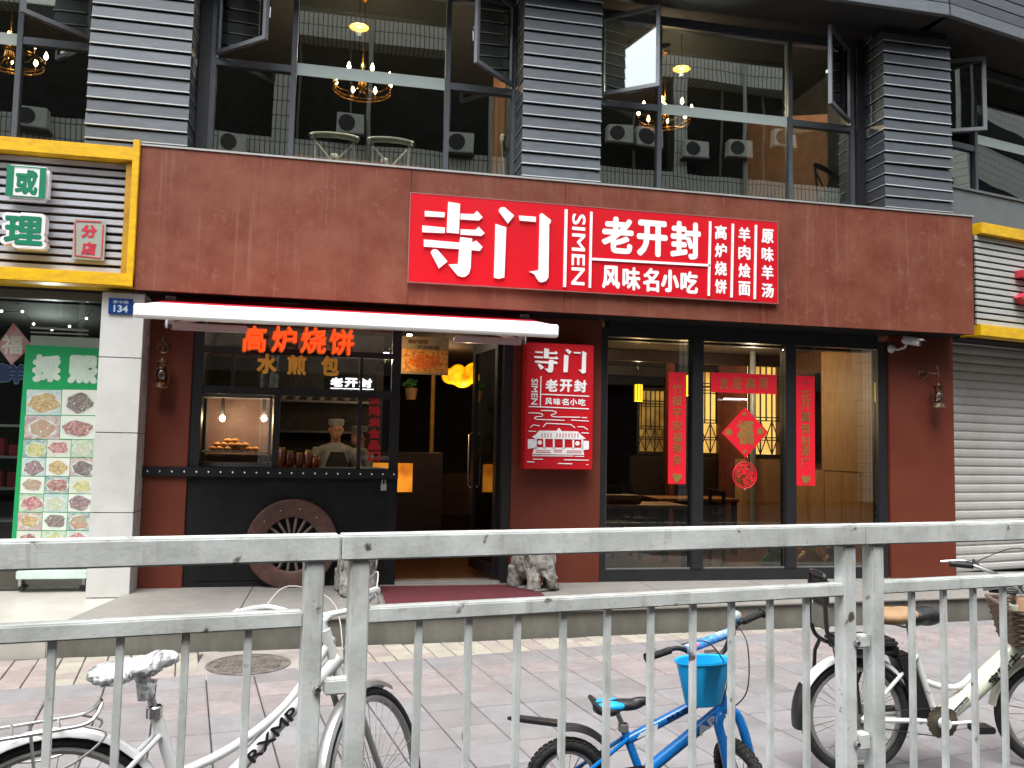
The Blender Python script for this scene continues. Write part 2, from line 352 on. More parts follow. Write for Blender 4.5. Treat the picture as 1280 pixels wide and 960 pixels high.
# ================================================================== GROUND
FA = R_(9.4); FDX, FDY = cos(FA), sin(FA)            # direction of the street fence and of the paving grid
def fr(u, v, z=0.0): return Vector((u*FDX-v*FDY, u*FDY+v*FDX, z))
struct(MB().box(-60, 90, -30, -.4, -.24, -.15), 'road', roadm)
gm = MB(); gm.add([(-400, -400, -.26), (400, -400, -.26), (400, 400, -.26), (-400, 400, -.26)], [(0, 1, 2, 3)]); struct(gm, 'ground', mat('far_ground', lin(120, 116, 112), .9))
struct(MB().box(-60, 90, -.4, -.2, -.2, .0), 'kerb', mat('kerb_granite', lin(165, 163, 158), .8, var=.2, scale=30), bevel=.015)
pv = struct(MB().box(-60, 90, -.2, 60, -.2, -.012), 'pavement', groutm)
# paving is laid out in the fence-aligned grid; strips measured from the photograph
def clip(poly, a, b, c):
    "keep a*x+b*y<=c"
    out = []
    for i in range(len(poly)):
        p = poly[i]; r = poly[(i+1) % len(poly)]; dp = a*p[0]+b*p[1]-c; dr = a*r[0]+b*r[1]-c
        if dp <= 0: out.append(p)
        if dp*dr < 0: t = dp/(dp-dr); out.append((p[0]+(r[0]-p[0])*t, p[1]+(r[1]-p[1])*t))
    return out
def step_front(x): return 7.02+.048*(x+1)+.0045*max(0, x-2)**2
SF = (-.055, 1, 7.03)     # y <= 7.03+.055x : front line of the platform
cells = []
PT = .315
u0 = -6.1; V_TACT0, V_TACT1 = 5.43, 6.06
import itertools
rows = []
v = 6.06+.315
for k in range(-9, 14): pass
vlines = [6.375, 6.06, 5.745, 5.43, 5.115, 4.8, 4.485, 4.17, 3.855, 3.54, 3.225, 2.91, 2.595]
for ri in range(len(vlines)-1):
    v1, v0 = vlines[ri], vlines[ri+1]
    for ci in range(46):
        ua = u0+ci*PT+(0.0 if ri < 1 else 0)
        cells.append((ua, ua+PT, v0, v1, ri))
parts_list = []; rest = []
def vis(p):
    d = Vector((p[0], p[1], -EYE)); z = d.dot(FW)
    if z < .3: return False
    x = 640+FPX*d.dot(RT)/z; y = 480-FPX*d.dot(UP)/z
    return -60 < x < 1340 and y < 1010
def lipped(mb, poly, z, b=.004):
    "slab with its joint recessed and a small chamfer"
    cx = sum(p[0] for p in poly)/len(poly); cy = sum(p[1] for p in poly)/len(poly); n = len(poly)
    def sh(d, zz): return [(cx+(p[0]-cx)*(1-d/max(.05, math.hypot(p[0]-cx, p[1]-cy))), cy+(p[1]-cy)*(1-d/max(.05, math.hypot(p[0]-cx, p[1]-cy))), zz) for p in poly]
    vs = sh(.0055, -.02)+sh(.0055, z-b)+sh(.0055+b*1.4, z); 
    fs = [list(range(2*n, 3*n))]+[(i, (i+1) % n, (i+1) % n+n, i+n) for i in range(n)]+[(i+n, (i+1) % n+n, (i+1) % n+2*n, i+2*n) for i in range(n)]
    mb.add(vs, fs)
MH = fr(.62, 6.3)   # manhole centre, set below from the photograph
MH = g(312, 838)
for (ua, ub, va, vb, ri) in cells:
    cen = fr((ua+ub)/2, (va+vb)/2)
    if not vis(cen): continue
    poly = [tuple(fr(a, b).xy) for a, b in ((ua, va), (ub, va), (ub, vb), (ua, vb))]
    poly = clip(poly, -.055, 1, 7.025)
    if len(poly) < 3: continue
    area = abs(sum(poly[i][0]*poly[(i+1) % len(poly)][1]-poly[(i+1) % len(poly)][0]*poly[i][1] for i in range(len(poly))))/2
    if area < .004: continue
    kind_ = 't' if 1 <= ri <= 2 else 'p'
    parts_list.append((cen.length, poly, kind_, (ua, ub, va, vb), cen))
parts_list.sort(key=lambda a: a[0])
# the wedge of small tiles between the grid and the platform
small = []
TS = .157
for i in range(-36, 45):
    for j in range(0, 10):
        ua = i*TS; va = 6.375+j*TS
        poly = [tuple(fr(a, b).xy) for a, b in ((ua, va), (ua+TS, va), (ua+TS, va+TS), (ua, va+TS))]
        cen = fr(ua+TS/2, va+TS/2)
        if not vis(cen): continue
        if -.95 < cen.x < .12 and cen.y < 7.0: continue      # plain concrete round the manhole
        poly = clip(poly, -.055, 1, 7.025)
        if len(poly) < 3: continue
        area = abs(sum(poly[k][0]*poly[(k+1) % len(poly)][1]-poly[(k+1) % len(poly)][0]*poly[k][1] for k in range(len(poly))))/2
        if area < .003: continue
        pk = 'pink' if (cen.x < -1.9 or (i*7+j*3) % 11 in (0, 1)) else 'cream'
        small.append((cen.length, poly, pk, None, cen))
small.sort(key=lambda a: a[0])
cand = parts_list[:190]+small[:110]; restl = parts_list[190:]+small[110:]
def paver_mesh(mb, kd, uv, poly, z):
    lipped(mb, poly, z)
    if kd == 't' and uv:
        ua, ub, va, vb = uv
        for k in range(4):
            vv = va+(k+.5)*(vb-va)/4; pts = [fr(ua+.012, vv-.016), fr(ub-.012, vv-.016), fr(ub-.012, vv+.016), fr(ua+.012, vv+.016)]
            p2 = [fr(ua+.018, vv-.008), fr(ub-.018, vv-.008), fr(ub-.018, vv+.008), fr(ua+.018, vv+.008)]
            mb.add([(p.x, p.y, z) for p in pts]+[(p.x, p.y, z+.006) for p in p2], [(4, 5, 6, 7), (0, 1, 5, 4), (1, 2, 6, 5), (2, 3, 7, 6), (3, 0, 4, 7)])
for d_, poly, kd, uv, cen in cand:
    mb = MB(); z = random.uniform(-.0015, .002)
    paver_mesh(mb, kd, uv, poly, z)
    rnd = random.random()
    m = {'t': tact if rnd > .25 else paver_b, 'p': (paver_a if rnd < .55 else paver_b if rnd < .8 else paver_c), 'pink': pinkt, 'cream': cream if rnd > .12 else pinkt}[kd]
    # move the mesh origin to the slab
    o = mb.build('tile' if kd in ('pink', 'cream') else 'paver', m, pv)
mbs = {}
for d_, poly, kd, uv, cen in restl:
    m = {'t': tact, 'p': random.choice((paver_a, paver_a, paver_b, paver_c)), 'pink': pinkt, 'cream': cream}[kd]
    paver_mesh(mbs.setdefault(m.name, (MB(), m))[0], kd, uv, poly, 0)
for nme, (mb, m) in mbs.items(): mb.build('paver', m, pv, kind='stuff')
# concrete apron round the manhole
ap = [tuple(fr(a, b).xy) for a, b in ((.12, 6.38), (1.17, 6.38), (1.17, 7.4), (.12, 7.4))]
ap = [(-.95, 6.16), (.11, 6.385), (.11, 7.02), (-.95, 6.97)]
mb = MB(); lipped(mb, ap, -.001); mb.build('concrete_apron', mat('apron_concrete', lin(158, 152, 146), .85, 0, .3, col2=lin(120, 114, 110), c2amt=.9, scale=3, detail=9, bump=.3, bscale=80), pv)
mh = thing('manhole_cover', 'round worn manhole cover in the concrete below the step', 'manhole cover', (-.58, 6.56, 0))
MB().lathe([(.30, .0), (.30, .006), (.275, .006), (.275, .002), (0.001, .002)], n=40).build('rim', mat('manhole_rim', lin(128, 122, 116), .7, .2, .4, var=.3, scale=12), mh)
mb = MB()
for i in range(-7, 8):
    for j in range(-7, 8):
        if math.hypot(i, j)*.036 < .235: mb.box(i*.036-.013, i*.036+.013, j*.036-.013, j*.036+.013, .002, .007)
mb.build('stud', mat('manhole_rim', None), mh, kind='stuff')
# platform in front of the shop
XL = -1.9
plat = MB(); front = [(XL-.0, step_front(XL)+.02)]
def pf(x): return 7.03+.055*x+.0
plat.prism_xy([(-1.62, pf(-1.62)), (9.5, pf(9.5)), (9.5, 9.6), (-1.80, 9.6), (-1.80, 8.55), (-2.1, 7.25)][0:0] or [(-2.05, pf(-2.05)+.06), (9.5, pf(9.5)+.06), (9.5, 9.0), (-1.80, 9.0), (-1.80, 8.55)], -.1, .205)
struct(plat, 'platform', stoneface)
ps = bpy.data.objects['platform']
xs = [-2.05, -.75, .46, 1.95, 3.2, 4.45, 5.7, 7.0, 8.2, 9.5]
for a, b in zip(xs[:-1], xs[1:]):
    mb = MB()
    pl = [(a+.003, pf(a)+.03), (b-.003, pf(b)+.03), (b-.003, 8.98), (a+.003, 8.98)]
    if a < -2: pl = [(-2.05, pf(-2.05)+.03), (b-.003, pf(b)+.03), (b-.003, 8.98), (-1.80, 8.98), (-1.80, 8.55)]
    mb.prism_xy(pl, .206, .222)
    o = mb.build('paving_slab', stone, ps, bevel=.004)
platL = MB(); platL.prism_xy([(-6, pf(-6)+.05), (-2.07, pf(-2.05)+.05), (-1.82, 8.5), (-1.82, 9.4), (-6, 9.4)], -.1, .188)
struct(platL, 'neighbour_platform', stoneL, bevel=.008)
mb = MB(); mb.box(.47, 1.98, pf(1)+.12, 8.5, .2225, .230); tag(mb.build('door_mat', mat('maroon_mat', lin(92, 32, 42), .95, var=.12, scale=30, bump=.5, bscale=300)), 'maroon carpet mat laid before the open door', 'door mat')

# ================================================================== RESTAURANT BUILDING
B = thing('restaurant_building', 'dark slatted building with the rust brown restaurant front', 'building', (0, 8.6, 0)); B.location = (0, 0, 0)
ZP = .222
GY = 8.7     # plane of the shopfront glass
def pq(x, y, Y): return q(x, y, Y)
# piers
X0 = -1.80; XPL = q(236, 550, 8.6).x
XD0, XD1 = q(497, 600, 8.62).x, q(638, 600, 8.62).x
XW0, XW1 = q(750, 560, 8.62).x, q(1109, 560, 8.62).x
XR1 = 7.08
FB, FT = 3.005, q(700, 227, 8.22).z     # bottom and top of the fascia box
FY = 8.22
Y_P = 8.6
pz1 = 3.1
MB().box(X0, XPL, Y_P, 9.2, ZP-.02, pz1).build('pier', pier, B, bevel=.006)
MB().box(XD1, XW0, Y_P, 9.0, ZP-.02, pz1).build('pier', pier, B, bevel=.006)
MB().box(XW1+.02, XR1, Y_P, 8.78, ZP-.02, pz1).build('pier', pier, B, bevel=.006)
MB().box(XW1+.3, XR1-.01, 8.781, 9.1, ZP-.02, pz1).build('pier_core', dark, B)
# fascia panels
FX0, FX1 = q(172, 270, FY).x, q(1217, 345, FY).x
seams = [FX0, q(512, 300, FY).x, q(706, 300, FY).x, q(950, 300, FY).x, FX1]
for a, b in zip(seams[:-1], seams[1:]):
    MB().box(a+.0015, b-.0015, FY, FY+.03, FB, FT).build('fascia_panel', rust, B, bevel=.002)
MB().box(FX0, FX1, FY+.031, FY+.85, FB+.02, FT-.02).build('fascia_box', pier, B)
MB().box(FX0-.01, FX1+.01, FY-.012, FY+.2, FT, FT+.018).build('capping_strip', mat('galvanised', lin(190, 190, 188), .4, .5), B)
MB().box(FX0+.02, FX1-.1, FY+.04, 9.2, FB-.004, FB+.018).build('soffit', blackm, B)
MB().box(X0+.1, XR1-.1, 9.205, 9.4, 2.95, 4.4).build('lintel', dark, B)
# ------ upper storey
UY = 8.95
CS = [(-2.46, -1.535), (1.81, 2.68), (6.13, 7.03)]
SP_Z = 6.66; UZ0 = 4.18
def slat_col(x0, x1, yf, idx):
    core = MB().box(x0+.03, x1-.03, yf+.03, 9.7, 4.1, 7.2).build('column', slate_dark, B)
    pitch = .1335; k = 0; z = 4.22
    me = None
    while z < 6.62:
        h = pitch*.90
        mb = MB()
        L_ = x1-x0
        # lapped board wrapping the three faces of the column, its folded lower lip painted bright as if catching light
        for (a0, a1, b0, b1) in ((0, L_, 0, .03),):
            mb.prism_yz([(-.006, .0), (.026, .0), (.026, h), (.014, h), (.006, h-.010)], 0, L_)
        for xx in (0, L_-.026):
            mb.prism_xz([(xx, 0), (xx+.026, 0), (xx+.026, h-.004), (xx, h-.004)], .027, .5)
        mb.cur = 1; mb.box(.002, L_-.002, -.011, -.0065, .0, .011); mb.box(L_+.0005, L_+.003, -.011, .3, .0, .008); mb.box(-.003, -.0005, -.011, .3, .0, .008)
        if me is None:
            o = mb.build('slat', [slate, slate_lip_glint], core); me = o.data
        else:
            o = bpy.data.objects.new('slat', me); C.objects.link(o); o.parent = core
        o.location = (x0+random.uniform(-.004, .004), yf+random.uniform(0, .006), z)
        o.rotation_euler = (random.uniform(-.02, .02), random.uniform(-.0035, .0035), 0)
        if idx == 2 and k in (4, 5): o.rotation_euler = (0, random.choice((-1, 1))*.016, 0)
        z += pitch; k += 1
    # small fixing brackets at the ends of the boards
    mb = MB()
    for i in range(k):
        zz = 4.22+i*pitch
        for xx in ((x0+.04,) if idx == 0 else (x1-.04,) if idx == 1 else (x0+(x1-x0)*.4,)):
            mb.box(xx-.02, xx+.02, yf-.003, yf+.01, zz-.012, zz-.003)
    mb.build('bracket', blackm, core, kind='stuff')
for i, (a, b) in enumerate(CS): slat_col(a, b, 8.5, i)
# reveals beside the columns
MB().box(-1.53, -1.42, 8.9, 9.2, 4.1, 6.66).build('reveal', mat('reveal_grey', lin(62, 66, 70), .5, .2), B)
MB().box(6.02, 6.128, 8.86, 9.2, 4.1, 6.66).build('reveal', mat('reveal_dark', lin(36, 37, 40), .5, .2), B)
MB().box(-6, 7.05, 9.25, 9.6, 3.0, 4.24).build('floor_slab', dark, B)
# overhead spandrel, turning away at the right
WA = R_(12.8); WDIR = Vector((cos(WA), sin(WA), 0)); WM = Matrix.Translation((7.05, 8.5, 0)) @ Matrix.Rotation(WA, 4, 'Z')
spm = mat('spandrel_grey', lin(112, 118, 124), .4, .4, var=.12, stretch=(1, 1, 6))
spand = MB().box(-7, 6.74, 8.16, 9.3, 6.69, 7.9).build('spandrel', slate_dark, B)
MB().box(-7, 6.70, 8.1, 8.16, 6.66, 6.80).build('edge_board', spm, spand, bevel=.006)
for k in range(5):
    MB().box(-7, 6.70, 8.11, 8.155, 6.81+k*.14, 6.94+k*.14).build('board', slate, spand, bevel=.004)
M2 = Matrix.Translation((6.72, 8.1, 0)) @ Matrix.Rotation(WA, 4, 'Z')
MB(M2).box(0, 6, .06, 1.3, 6.69, 7.9).build('wing_spandrel', slate_dark, spand)
MB(M2).box(0, 6, 0, .06, 6.66, 6.80).build('edge_board', spm, spand, bevel=.006)
for k in range(5):
    MB(M2).box(.0, 6, .01, .055, 6.81+k*.14, 6.94+k*.14).build('board', slate, spand, bevel=.004)
# windows
def post(x, z0, z1, w=.05, M=None, y=UY, par=B, nm='mullion'):
    return MB(M).box(x-w/2, x+w/2, y-.04, y+.05, z0, z1).build(nm, winf, par, bevel=.004)
def pane(x0, x1, z0, z1, m=upglass, M=None, y=UY, par=B):
    return MB(M).box(x0, x1, y+.002, y+.008, z0, z1).build('pane', m, par)
def sash(hx, z0, w, h, ang, side, M=None, y=UY, par=B):
    "side +1: hinged at its left edge; opens outwards"
    base = (M if M else Matrix.Identity(4)) @ Matrix.Translation((hx, y-.04, z0)) @ Matrix.Rotation(-ang if side > 0 else ang, 4, 'Z')
    if side < 0: base = base @ Matrix.Scale(-1, 4, (1, 0, 0))
    mb = MB(base); fw = .042
    mb.box(0, fw, -.02, .02, 0, h).box(w-fw, w, -.02, .02, 0, h).box(fw, w-fw, -.02, .02, 0, fw).box(fw, w-fw, -.02, .02, h-fw, h)
    if side < 0: mb.f = [f[::-1] for f in mb.f]
    o = mb.build('sash', sashm, par)
    g_ = MB(base).box(fw, w-fw, -.004, .004, fw, h-fw)
    if side < 0: g_.f = [f[::-1] for f in g_.f]
    g_.build('pane', sashglass, o)
    hm = MB(base).box(w-.03, w-.012, .02, .05, h*.40, h*.44).tube([(w-.021, .045, h*.42), (w-.021, .055, h*.42-.03), (w-.021, .05, h*.42-.14)], .008, 6)
    if side < 0: hm.f = [f[::-1] for f in hm.f]
    hm.build('handle', chrome, o)
    sm = MB(base).box(w*.25, w*.7, .01, .016, -.012, -.006); sm.build('stay_arm', chrome, o)
    return o
ZT = 6.6; ZR0, ZR1 = 5.52, 5.60
def window_group(x0, x1, xa, xb, stripe, M=None, par=B):
    wf = MB(M).box(x0, x1, UY-.04, UY+.05, ZT-.05, ZT+.06).build('window', winf, par)
    for X in (x0, x1): post(X, 4.1, ZT-.052, .06, M, par=wf)
    for X in (xa, xb):
        if X is not None: post(X, 4.1, ZT-.052, .055, M, par=wf)
    for a, b in ((x0+.03, (xa or x0)-.028), ((xb or x1)+.028, x1-.03)):
        if b-a > .1: MB(M).box(a, b, UY-.035, UY+.045, ZR0, ZR1).build('transom', winf, wf, bevel=.004); pane(a, b, 4.1, ZR0-.002, M=M, par=wf)
    a = (xa+.028) if xa else x0+.03; b = (xb-.028) if xb else x1-.03
    pane(a, b, 4.1, ZT-.055, M=M, par=wf)
    MB(M).box(a, b, UY-.003, UY-.0005, stripe[0], stripe[1]).build('safety_stripe', mat('frosted_stripe', lin(200, 216, 212), .5, var=.04), wf)
    return wf
wA = window_group(-1.39, 1.80, -.583, 1.052, (5.515, 5.645)); wA['label'] = 'wide window above the left half of the fascia'
wB = window_group(2.72, 6.0, 3.513, 5.17, (5.51, 5.63))
wD = window_group(-6.2, -2.5, -5.0, -3.22, (5.51, 5.63))
sash(-1.36, 5.62, .72, .93, R_(42), 1, par=B); sash(1.77, 5.62, .70, .93, R_(45), -1, par=B)
sash(2.80, 5.62, .69, .93, R_(38), 1, par=B); sash(5.955, 5.62, .74, .93, R_(40), -1, par=B)
sash(-2.56, 5.62, .69, .93, R_(44), -1, par=B)
# ground-floor glazing, right
bz0, bz1 = ZP+.004, 2.93
W_ = MB(); YF = 8.62
XM1a, XM1b = q(865, 560, YF).x, q(879, 560, YF).x; XM2a, XM2b = q(982, 560, YF).x, q(995, 560, YF).x
W_.box(XW0, XW0+.075, YF, YF+.12, bz0, bz1); W_.box(XW1-.11, XW1, YF, YF+.12, bz0, bz1)
W_.box(XW0+.077, XW1-.112, YF, YF+.12, bz0, bz0+.12); W_.box(XW0+.077, XW1-.112, YF, YF+.12, bz1-.09, bz1+.08)
wf = W_.build('shop_window', black, B)
for a, b in ((XM1a, XM1b), (XM2a, XM2b)): MB().box(a, b, YF-.01, YF+.12, bz0+.121, bz1-.091).build('mullion', black, wf, bevel=.004)
for a, b in ((XW0+.076, XM1a-.001), (XM1b+.001, XM2a-.001), (XM2b+.001, XW1-.111)):
    MB().box(a, b, YF+.05, YF+.058, bz0+.121, bz1-.091).build('pane', shopglass, wf)
    mb = MB(); t_ = .012
    mb.box(a, b, YF+.035, YF+.049, bz0+.121, bz0+.121+t_).box(a, a+t_, YF+.035, YF+.049, bz0+.134, bz1-.105); mb.build('bead', mat('bead_grey', lin(150, 150, 148), .4, .3), wf)
# stall front, left
SY = 8.62
XS0, XS1 = XPL, XD0
ZC = q(365, 585, SY).z
sf = MB().box(XS0, XS1, SY, SY+.3, ZP, ZC).build('stall_front', blackm, B, bevel=.004)
MB().box(XS0+.13, XS1-.12, SY-.008, SY-.001, ZP+.06, ZC-.09).build('raised_panel', mat('black_panel_b', (.008, .009, .009, 1), .55, 0, .25, var=.3), sf, bevel=.003)
rail_x0, rail_x1 = q(176, 590, 8.57).x, XS1
MB().box(rail_x0, rail_x1, 8.565, 8.6, q(330, 597, 8.57).z, q(330, 585, 8.57).z).build('counter_rail', mat('rail_grey', lin(34, 36, 40), .4, .3), sf, bevel=.005)
stud_me = None
for i in range(22):
    x = rail_x0+.06+i*(rail_x1-rail_x0-.1)/21
    if stud_me is None:
        o = MB().lathe([(.0, -.012), (.009, -.008), (.012, 0)], n=8, axis='y').build('rivet', chrome, sf); stud_me = o.data
    else: o = bpy.data.objects.new('rivet', stud_me); C.objects.link(o); o.parent = sf
    o.location = (x, 8.565, q(330, 591, 8.57).z)
mb = MB(); X, X_, Z0_, Z1_ = rectq(476, 600, 483, 613, SY-.01)
mb.box(X, X_, SY-.03, SY-.008, Z0_, Z0_+(Z1_-Z0_)*.6); mb.tube([(X+.012, SY-.02, Z0_+(Z1_-Z0_)*.6), (X+.012, SY-.02, Z1_), (X_-.012, SY-.02, Z1_), (X_-.012, SY-.02, Z0_+(Z1_-Z0_)*.6)], .006, 6)
tag(mb.build('padlock', mat('padlock_grey', lin(190, 190, 188), .4, .3)), 'small grey padlock on the black stall front beside the door', 'padlock')
# stall window frame
MB().box(XS0, XS0+.10, SY, SY+.12, ZC, 3.0).build('stall_post', black, B); MB().box(XS1-.09, XS1, SY, SY+.12, ZC, 3.0).build('stall_post', black, B)
ztr = q(365, 489, SY).z
MB().box(XS0+.102, XS1-.092, SY+.01, SY+.08, ztr-.045, ztr+.03).build('stall_transom', black, B)
zt2 = q(365, 440, SY).z
MB().box(XS0+.102, XS1-.092, SY+.01, SY+.08, zt2-.03, zt2+.03).build('stall_transom', black, B)
for px in (291, 333, 452): 
    x = q(px, 465, SY).x; MB().box(x-.014, x+.014, SY+.012, SY+.06, ztr+.032, zt2-.032).build('glazing_bar', black, B)
MB().box(XS0+.102, XS1-.092, SY+.05, SY+.056, ztr+.031, 2.95).build('pane', shopglass, B)
xk = q(345, 540, SY).x; MB().box(xk-.03, xk+.03, SY+.01, SY+.06, ZC, ztr-.046).build('glazing_bar', black, B)
xk2 = q(449, 540, SY).x; MB().box(xk2-.02, xk2+.02, SY+.01, SY+.06, ZC, ztr-.046).build('glazing_bar', black, B)
MB().box(xk2+.022, XS1-.092, SY+.04, SY+.046, ZC, ztr-.047).build('pane', shopglass, B)
# doorway: frame and open leaf
MB().box(XD1-.09, XD1, SY, SY+.16, ZP, 3.0).build('door_jamb', black, B)
MB().box(XD0+.001, XD1-.091, SY+.02, SY+.14, 2.86, 3.0).build('door_head', black, B)
MB().box(XD0+.001, XD1-.091, SY, SY+.1, ZP+.0, ZP+.02).build('threshold', mat('galvanised', None), B)
leaf = MB(Matrix.Translation((XD1-.11, SY+.14, ZP+.03)) @ Matrix.Rotation(R_(98), 4, 'Z'))
leaf.box(0, .09, -.025, .025, 0, 2.55).box(.81, .9, -.025, .025, 0, 2.55).box(.09, .81, -.025, .025, 0, .12).box(.09, .81, -.025, .025, 2.43, 2.55)
lf = leaf.build('door_leaf', black, B)
MB(leaf.M).box(.09, .81, -.004, .004, .12, 2.43).build('pane', shopglass, lf); MB(leaf.M).tube([(.84, .03, .9), (.84, .07, .92), (.84, .07, 1.5), (.84, .03, 1.52)], .012, 8).build('handle', chrome, lf)
# ------ interior shell, ground floor
tilefl = mat('brown_floor_tiles', lin(120, 78, 48), .3, var=.2, scale=2)
MB().box(X0+.05, 6.9, 9.0, 21, .1, .2).build('interior_floor', tilefl, B)
MB().box(X0+.05, 6.9, 9.0, 21, 3.10, 3.2).build('interior_ceiling', mat('brown_ceiling', lin(74, 58, 44), .8, var=.2), B)
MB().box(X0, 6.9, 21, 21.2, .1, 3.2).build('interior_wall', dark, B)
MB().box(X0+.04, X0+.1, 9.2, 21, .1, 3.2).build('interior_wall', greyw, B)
MB().box(6.70, 6.745, 9.05, 10.75, 1.385, 3.05).build('tan_wall_panel', tanw, B)
rw = MB().box(6.75, 6.95, 9.0, 21, .1, 3.2).build('interior_wall', mat('brown_wall', lin(96, 58, 34), .7, var=.15), B)
for k in range(14):
    MB().box(6.72, 6.749, 9.05+k*.42, 9.05+k*.42+.412, .2, 1.38).build('wainscot_board', tanw, rw, bevel=.003)
for yy in (9.6, 11.8, 14.2, 16.6): MB().box(XW0-.3, 6.7, yy, yy+.12, 2.93, 3.09).build('ceiling_beam', dwood, B)
# wall between kitchen and dining room seen through the door
MB().box(XS0, XD0-.02, 11.6, 11.7, .1, 3.1).build('kitchen_wall', greyw, B)
MB().box(XD1+.25, XD1+.32, 9.05, 12.4, .1, 3.1).build('partition', mat('partition_brown', lin(44, 26, 18), .6), B)

# upper floor interior
MB().box(-6.4, 7.0, 9.2, 16, 4.15, 4.24).build('upper_floor', dwood, B)
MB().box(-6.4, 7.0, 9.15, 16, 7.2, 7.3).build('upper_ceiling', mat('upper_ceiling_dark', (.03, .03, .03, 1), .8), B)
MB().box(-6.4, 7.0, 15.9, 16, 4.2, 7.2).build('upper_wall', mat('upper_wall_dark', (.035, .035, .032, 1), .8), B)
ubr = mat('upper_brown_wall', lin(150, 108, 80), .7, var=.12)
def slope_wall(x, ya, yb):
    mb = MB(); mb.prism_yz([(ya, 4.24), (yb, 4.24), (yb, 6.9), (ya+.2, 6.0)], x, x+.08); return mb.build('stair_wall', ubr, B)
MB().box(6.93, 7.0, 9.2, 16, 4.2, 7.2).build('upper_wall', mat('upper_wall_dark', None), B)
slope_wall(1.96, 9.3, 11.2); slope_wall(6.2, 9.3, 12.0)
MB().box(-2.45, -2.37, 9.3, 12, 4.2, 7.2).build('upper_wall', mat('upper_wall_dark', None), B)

# ================================================================== SIGNS
SGY = FY-.045
sg = thing('shop_sign', 'wide red shop sign with big white characters on the rust fascia', 'sign', (q(742, 310, SGY).x, SGY, 3.3)); sg.location = (0, 0, 0)
a0, b0 = q(512, 297, SGY).x, q(972, 329, SGY).x; z1s, z0s = q(742, 259.5, SGY).z, q(742, 365.5, SGY).z
for i, (xa, xb) in enumerate(((a0, q(706, 310, SGY).x), (q(706, 310, SGY).x, q(888, 320, SGY).x), (q(888, 320, SGY).x, b0))):
    MB().box(xa+.0008, xb-.0008, SGY, SGY+.044, z0s, z1s).build('sign_panel', red, sg, bevel=.0015)
mb = MB(); e_ = .008
mb.box(a0-e_, b0+e_, SGY-.003, SGY+.04, z1s, z1s+e_).box(a0-e_, b0+e_, SGY-.003, SGY+.04, z0s-e_, z0s).box(a0-e_, a0, SGY-.003, SGY+.04, z0s, z1s).box(b0, b0+e_, SGY-.003, SGY+.04, z0s, z1s)
mb.build('edge_trim', mat('trim_silver', lin(170, 120, 118), .4, .3), sg)
SI = [[(158, 175), (285, 185), (283, 215), (158, 208)], [(387, 192), (470, 196), (490, 175), (527, 215), (505, 235), (385, 228)],
      [(308, 117), (383, 130), (375, 318), (298, 312)], [(142, 268), (287, 282), (285, 316), (142, 310)],
      [(387, 292), (480, 297), (502, 276), (540, 318), (520, 334), (387, 325)],
      [(152, 358), (380, 378), (385, 342), (460, 352), (460, 378), (485, 365), (527, 405), (510, 430), (455, 424), (450, 540), (440, 575), (420, 592), (400, 597), (370, 588), (345, 560), (310, 517), (370, 515), (378, 418), (152, 402)],
      [(205, 424), (222, 420), (240, 425), (302, 498), (248, 542), (195, 440)]]
MEN = [[(632, 165), (645, 152), (668, 152), (728, 205), (690, 255), (632, 180)], [(610, 258), (678, 280), (665, 600), (630, 608), (600, 600)],
       [(760, 205), (868, 213), (866, 245), (765, 236)],
       [(893, 195), (905, 190), (962, 232), (962, 250), (952, 262), (947, 600), (932, 622), (910, 630), (890, 628), (870, 600), (860, 580), (825, 563), (885, 555)]]
def c3(p): return (500+p[0]/5.12, 230+p[1]/5.12)
for nm, cs in (('character', SI), ('character', MEN)):
    mb = MB()
    for poly in cs: quadq(mb, [c3(p) for p in poly], SGY-.001, .02)
    mb.build(nm, white, sg, bevel=0)
mb = MB()
for a, b, w_ in (((707.5, 262), (705.5, 359), 3.8), ((739, 265), (737, 360), 3.2), ((740, 324), (887, 332), 3.2), ((893-5.5, 277), (885.5, 370), 3.2), ((915.8, 280), (914, 372), 3.2), ((944.6, 281.5), (943, 374), 3.2)):
    barq(mb, a, b, w_, SGY-.001, .012)
mb.build('divider', white, sg)
for body, x0, y0, x1, y1, bd in (('老', 752, 271, 792, 317, .045), ('开', 796, 275.5, 834.5, 321, .05), ('封', 838, 277, 876, 324, .045), ('风', 752.5, 332, 775, 361, .05), ('味', 778, 334, 800.5, 363, .04), ('名', 803.5, 335, 824, 365, .045), ('小', 826, 337, 849, 365.5, .06), ('吃', 850.5, 339, 872.5, 367, .045)):
    mb = MB(); textq(mb, body, x0, y0, x1, y1, SGY-.001, bold=bd, depth=.0); mb.build('character', white, sg)
for word, cx in (('高炉烧饼', 901), ('羊肉烩面', 930.5), ('原味羊汤', 959.5)):
    for k, ch in enumerate(word):
        cyv = 290.5+k*22.6+(cx-901)*.083
        mb = MB(); textq(mb, ch, cx-7.6, cyv-9, cx+7.6, cyv+9, SGY-.001, bold=.04); mb.build('character', white, sg)
mb = MB(); textq(mb, 'SIMEN', 714.5, 267.5, 731.5, 356.5, SGY-.001, bold=.03, rot=1); mb.build('lettering', white, sg)

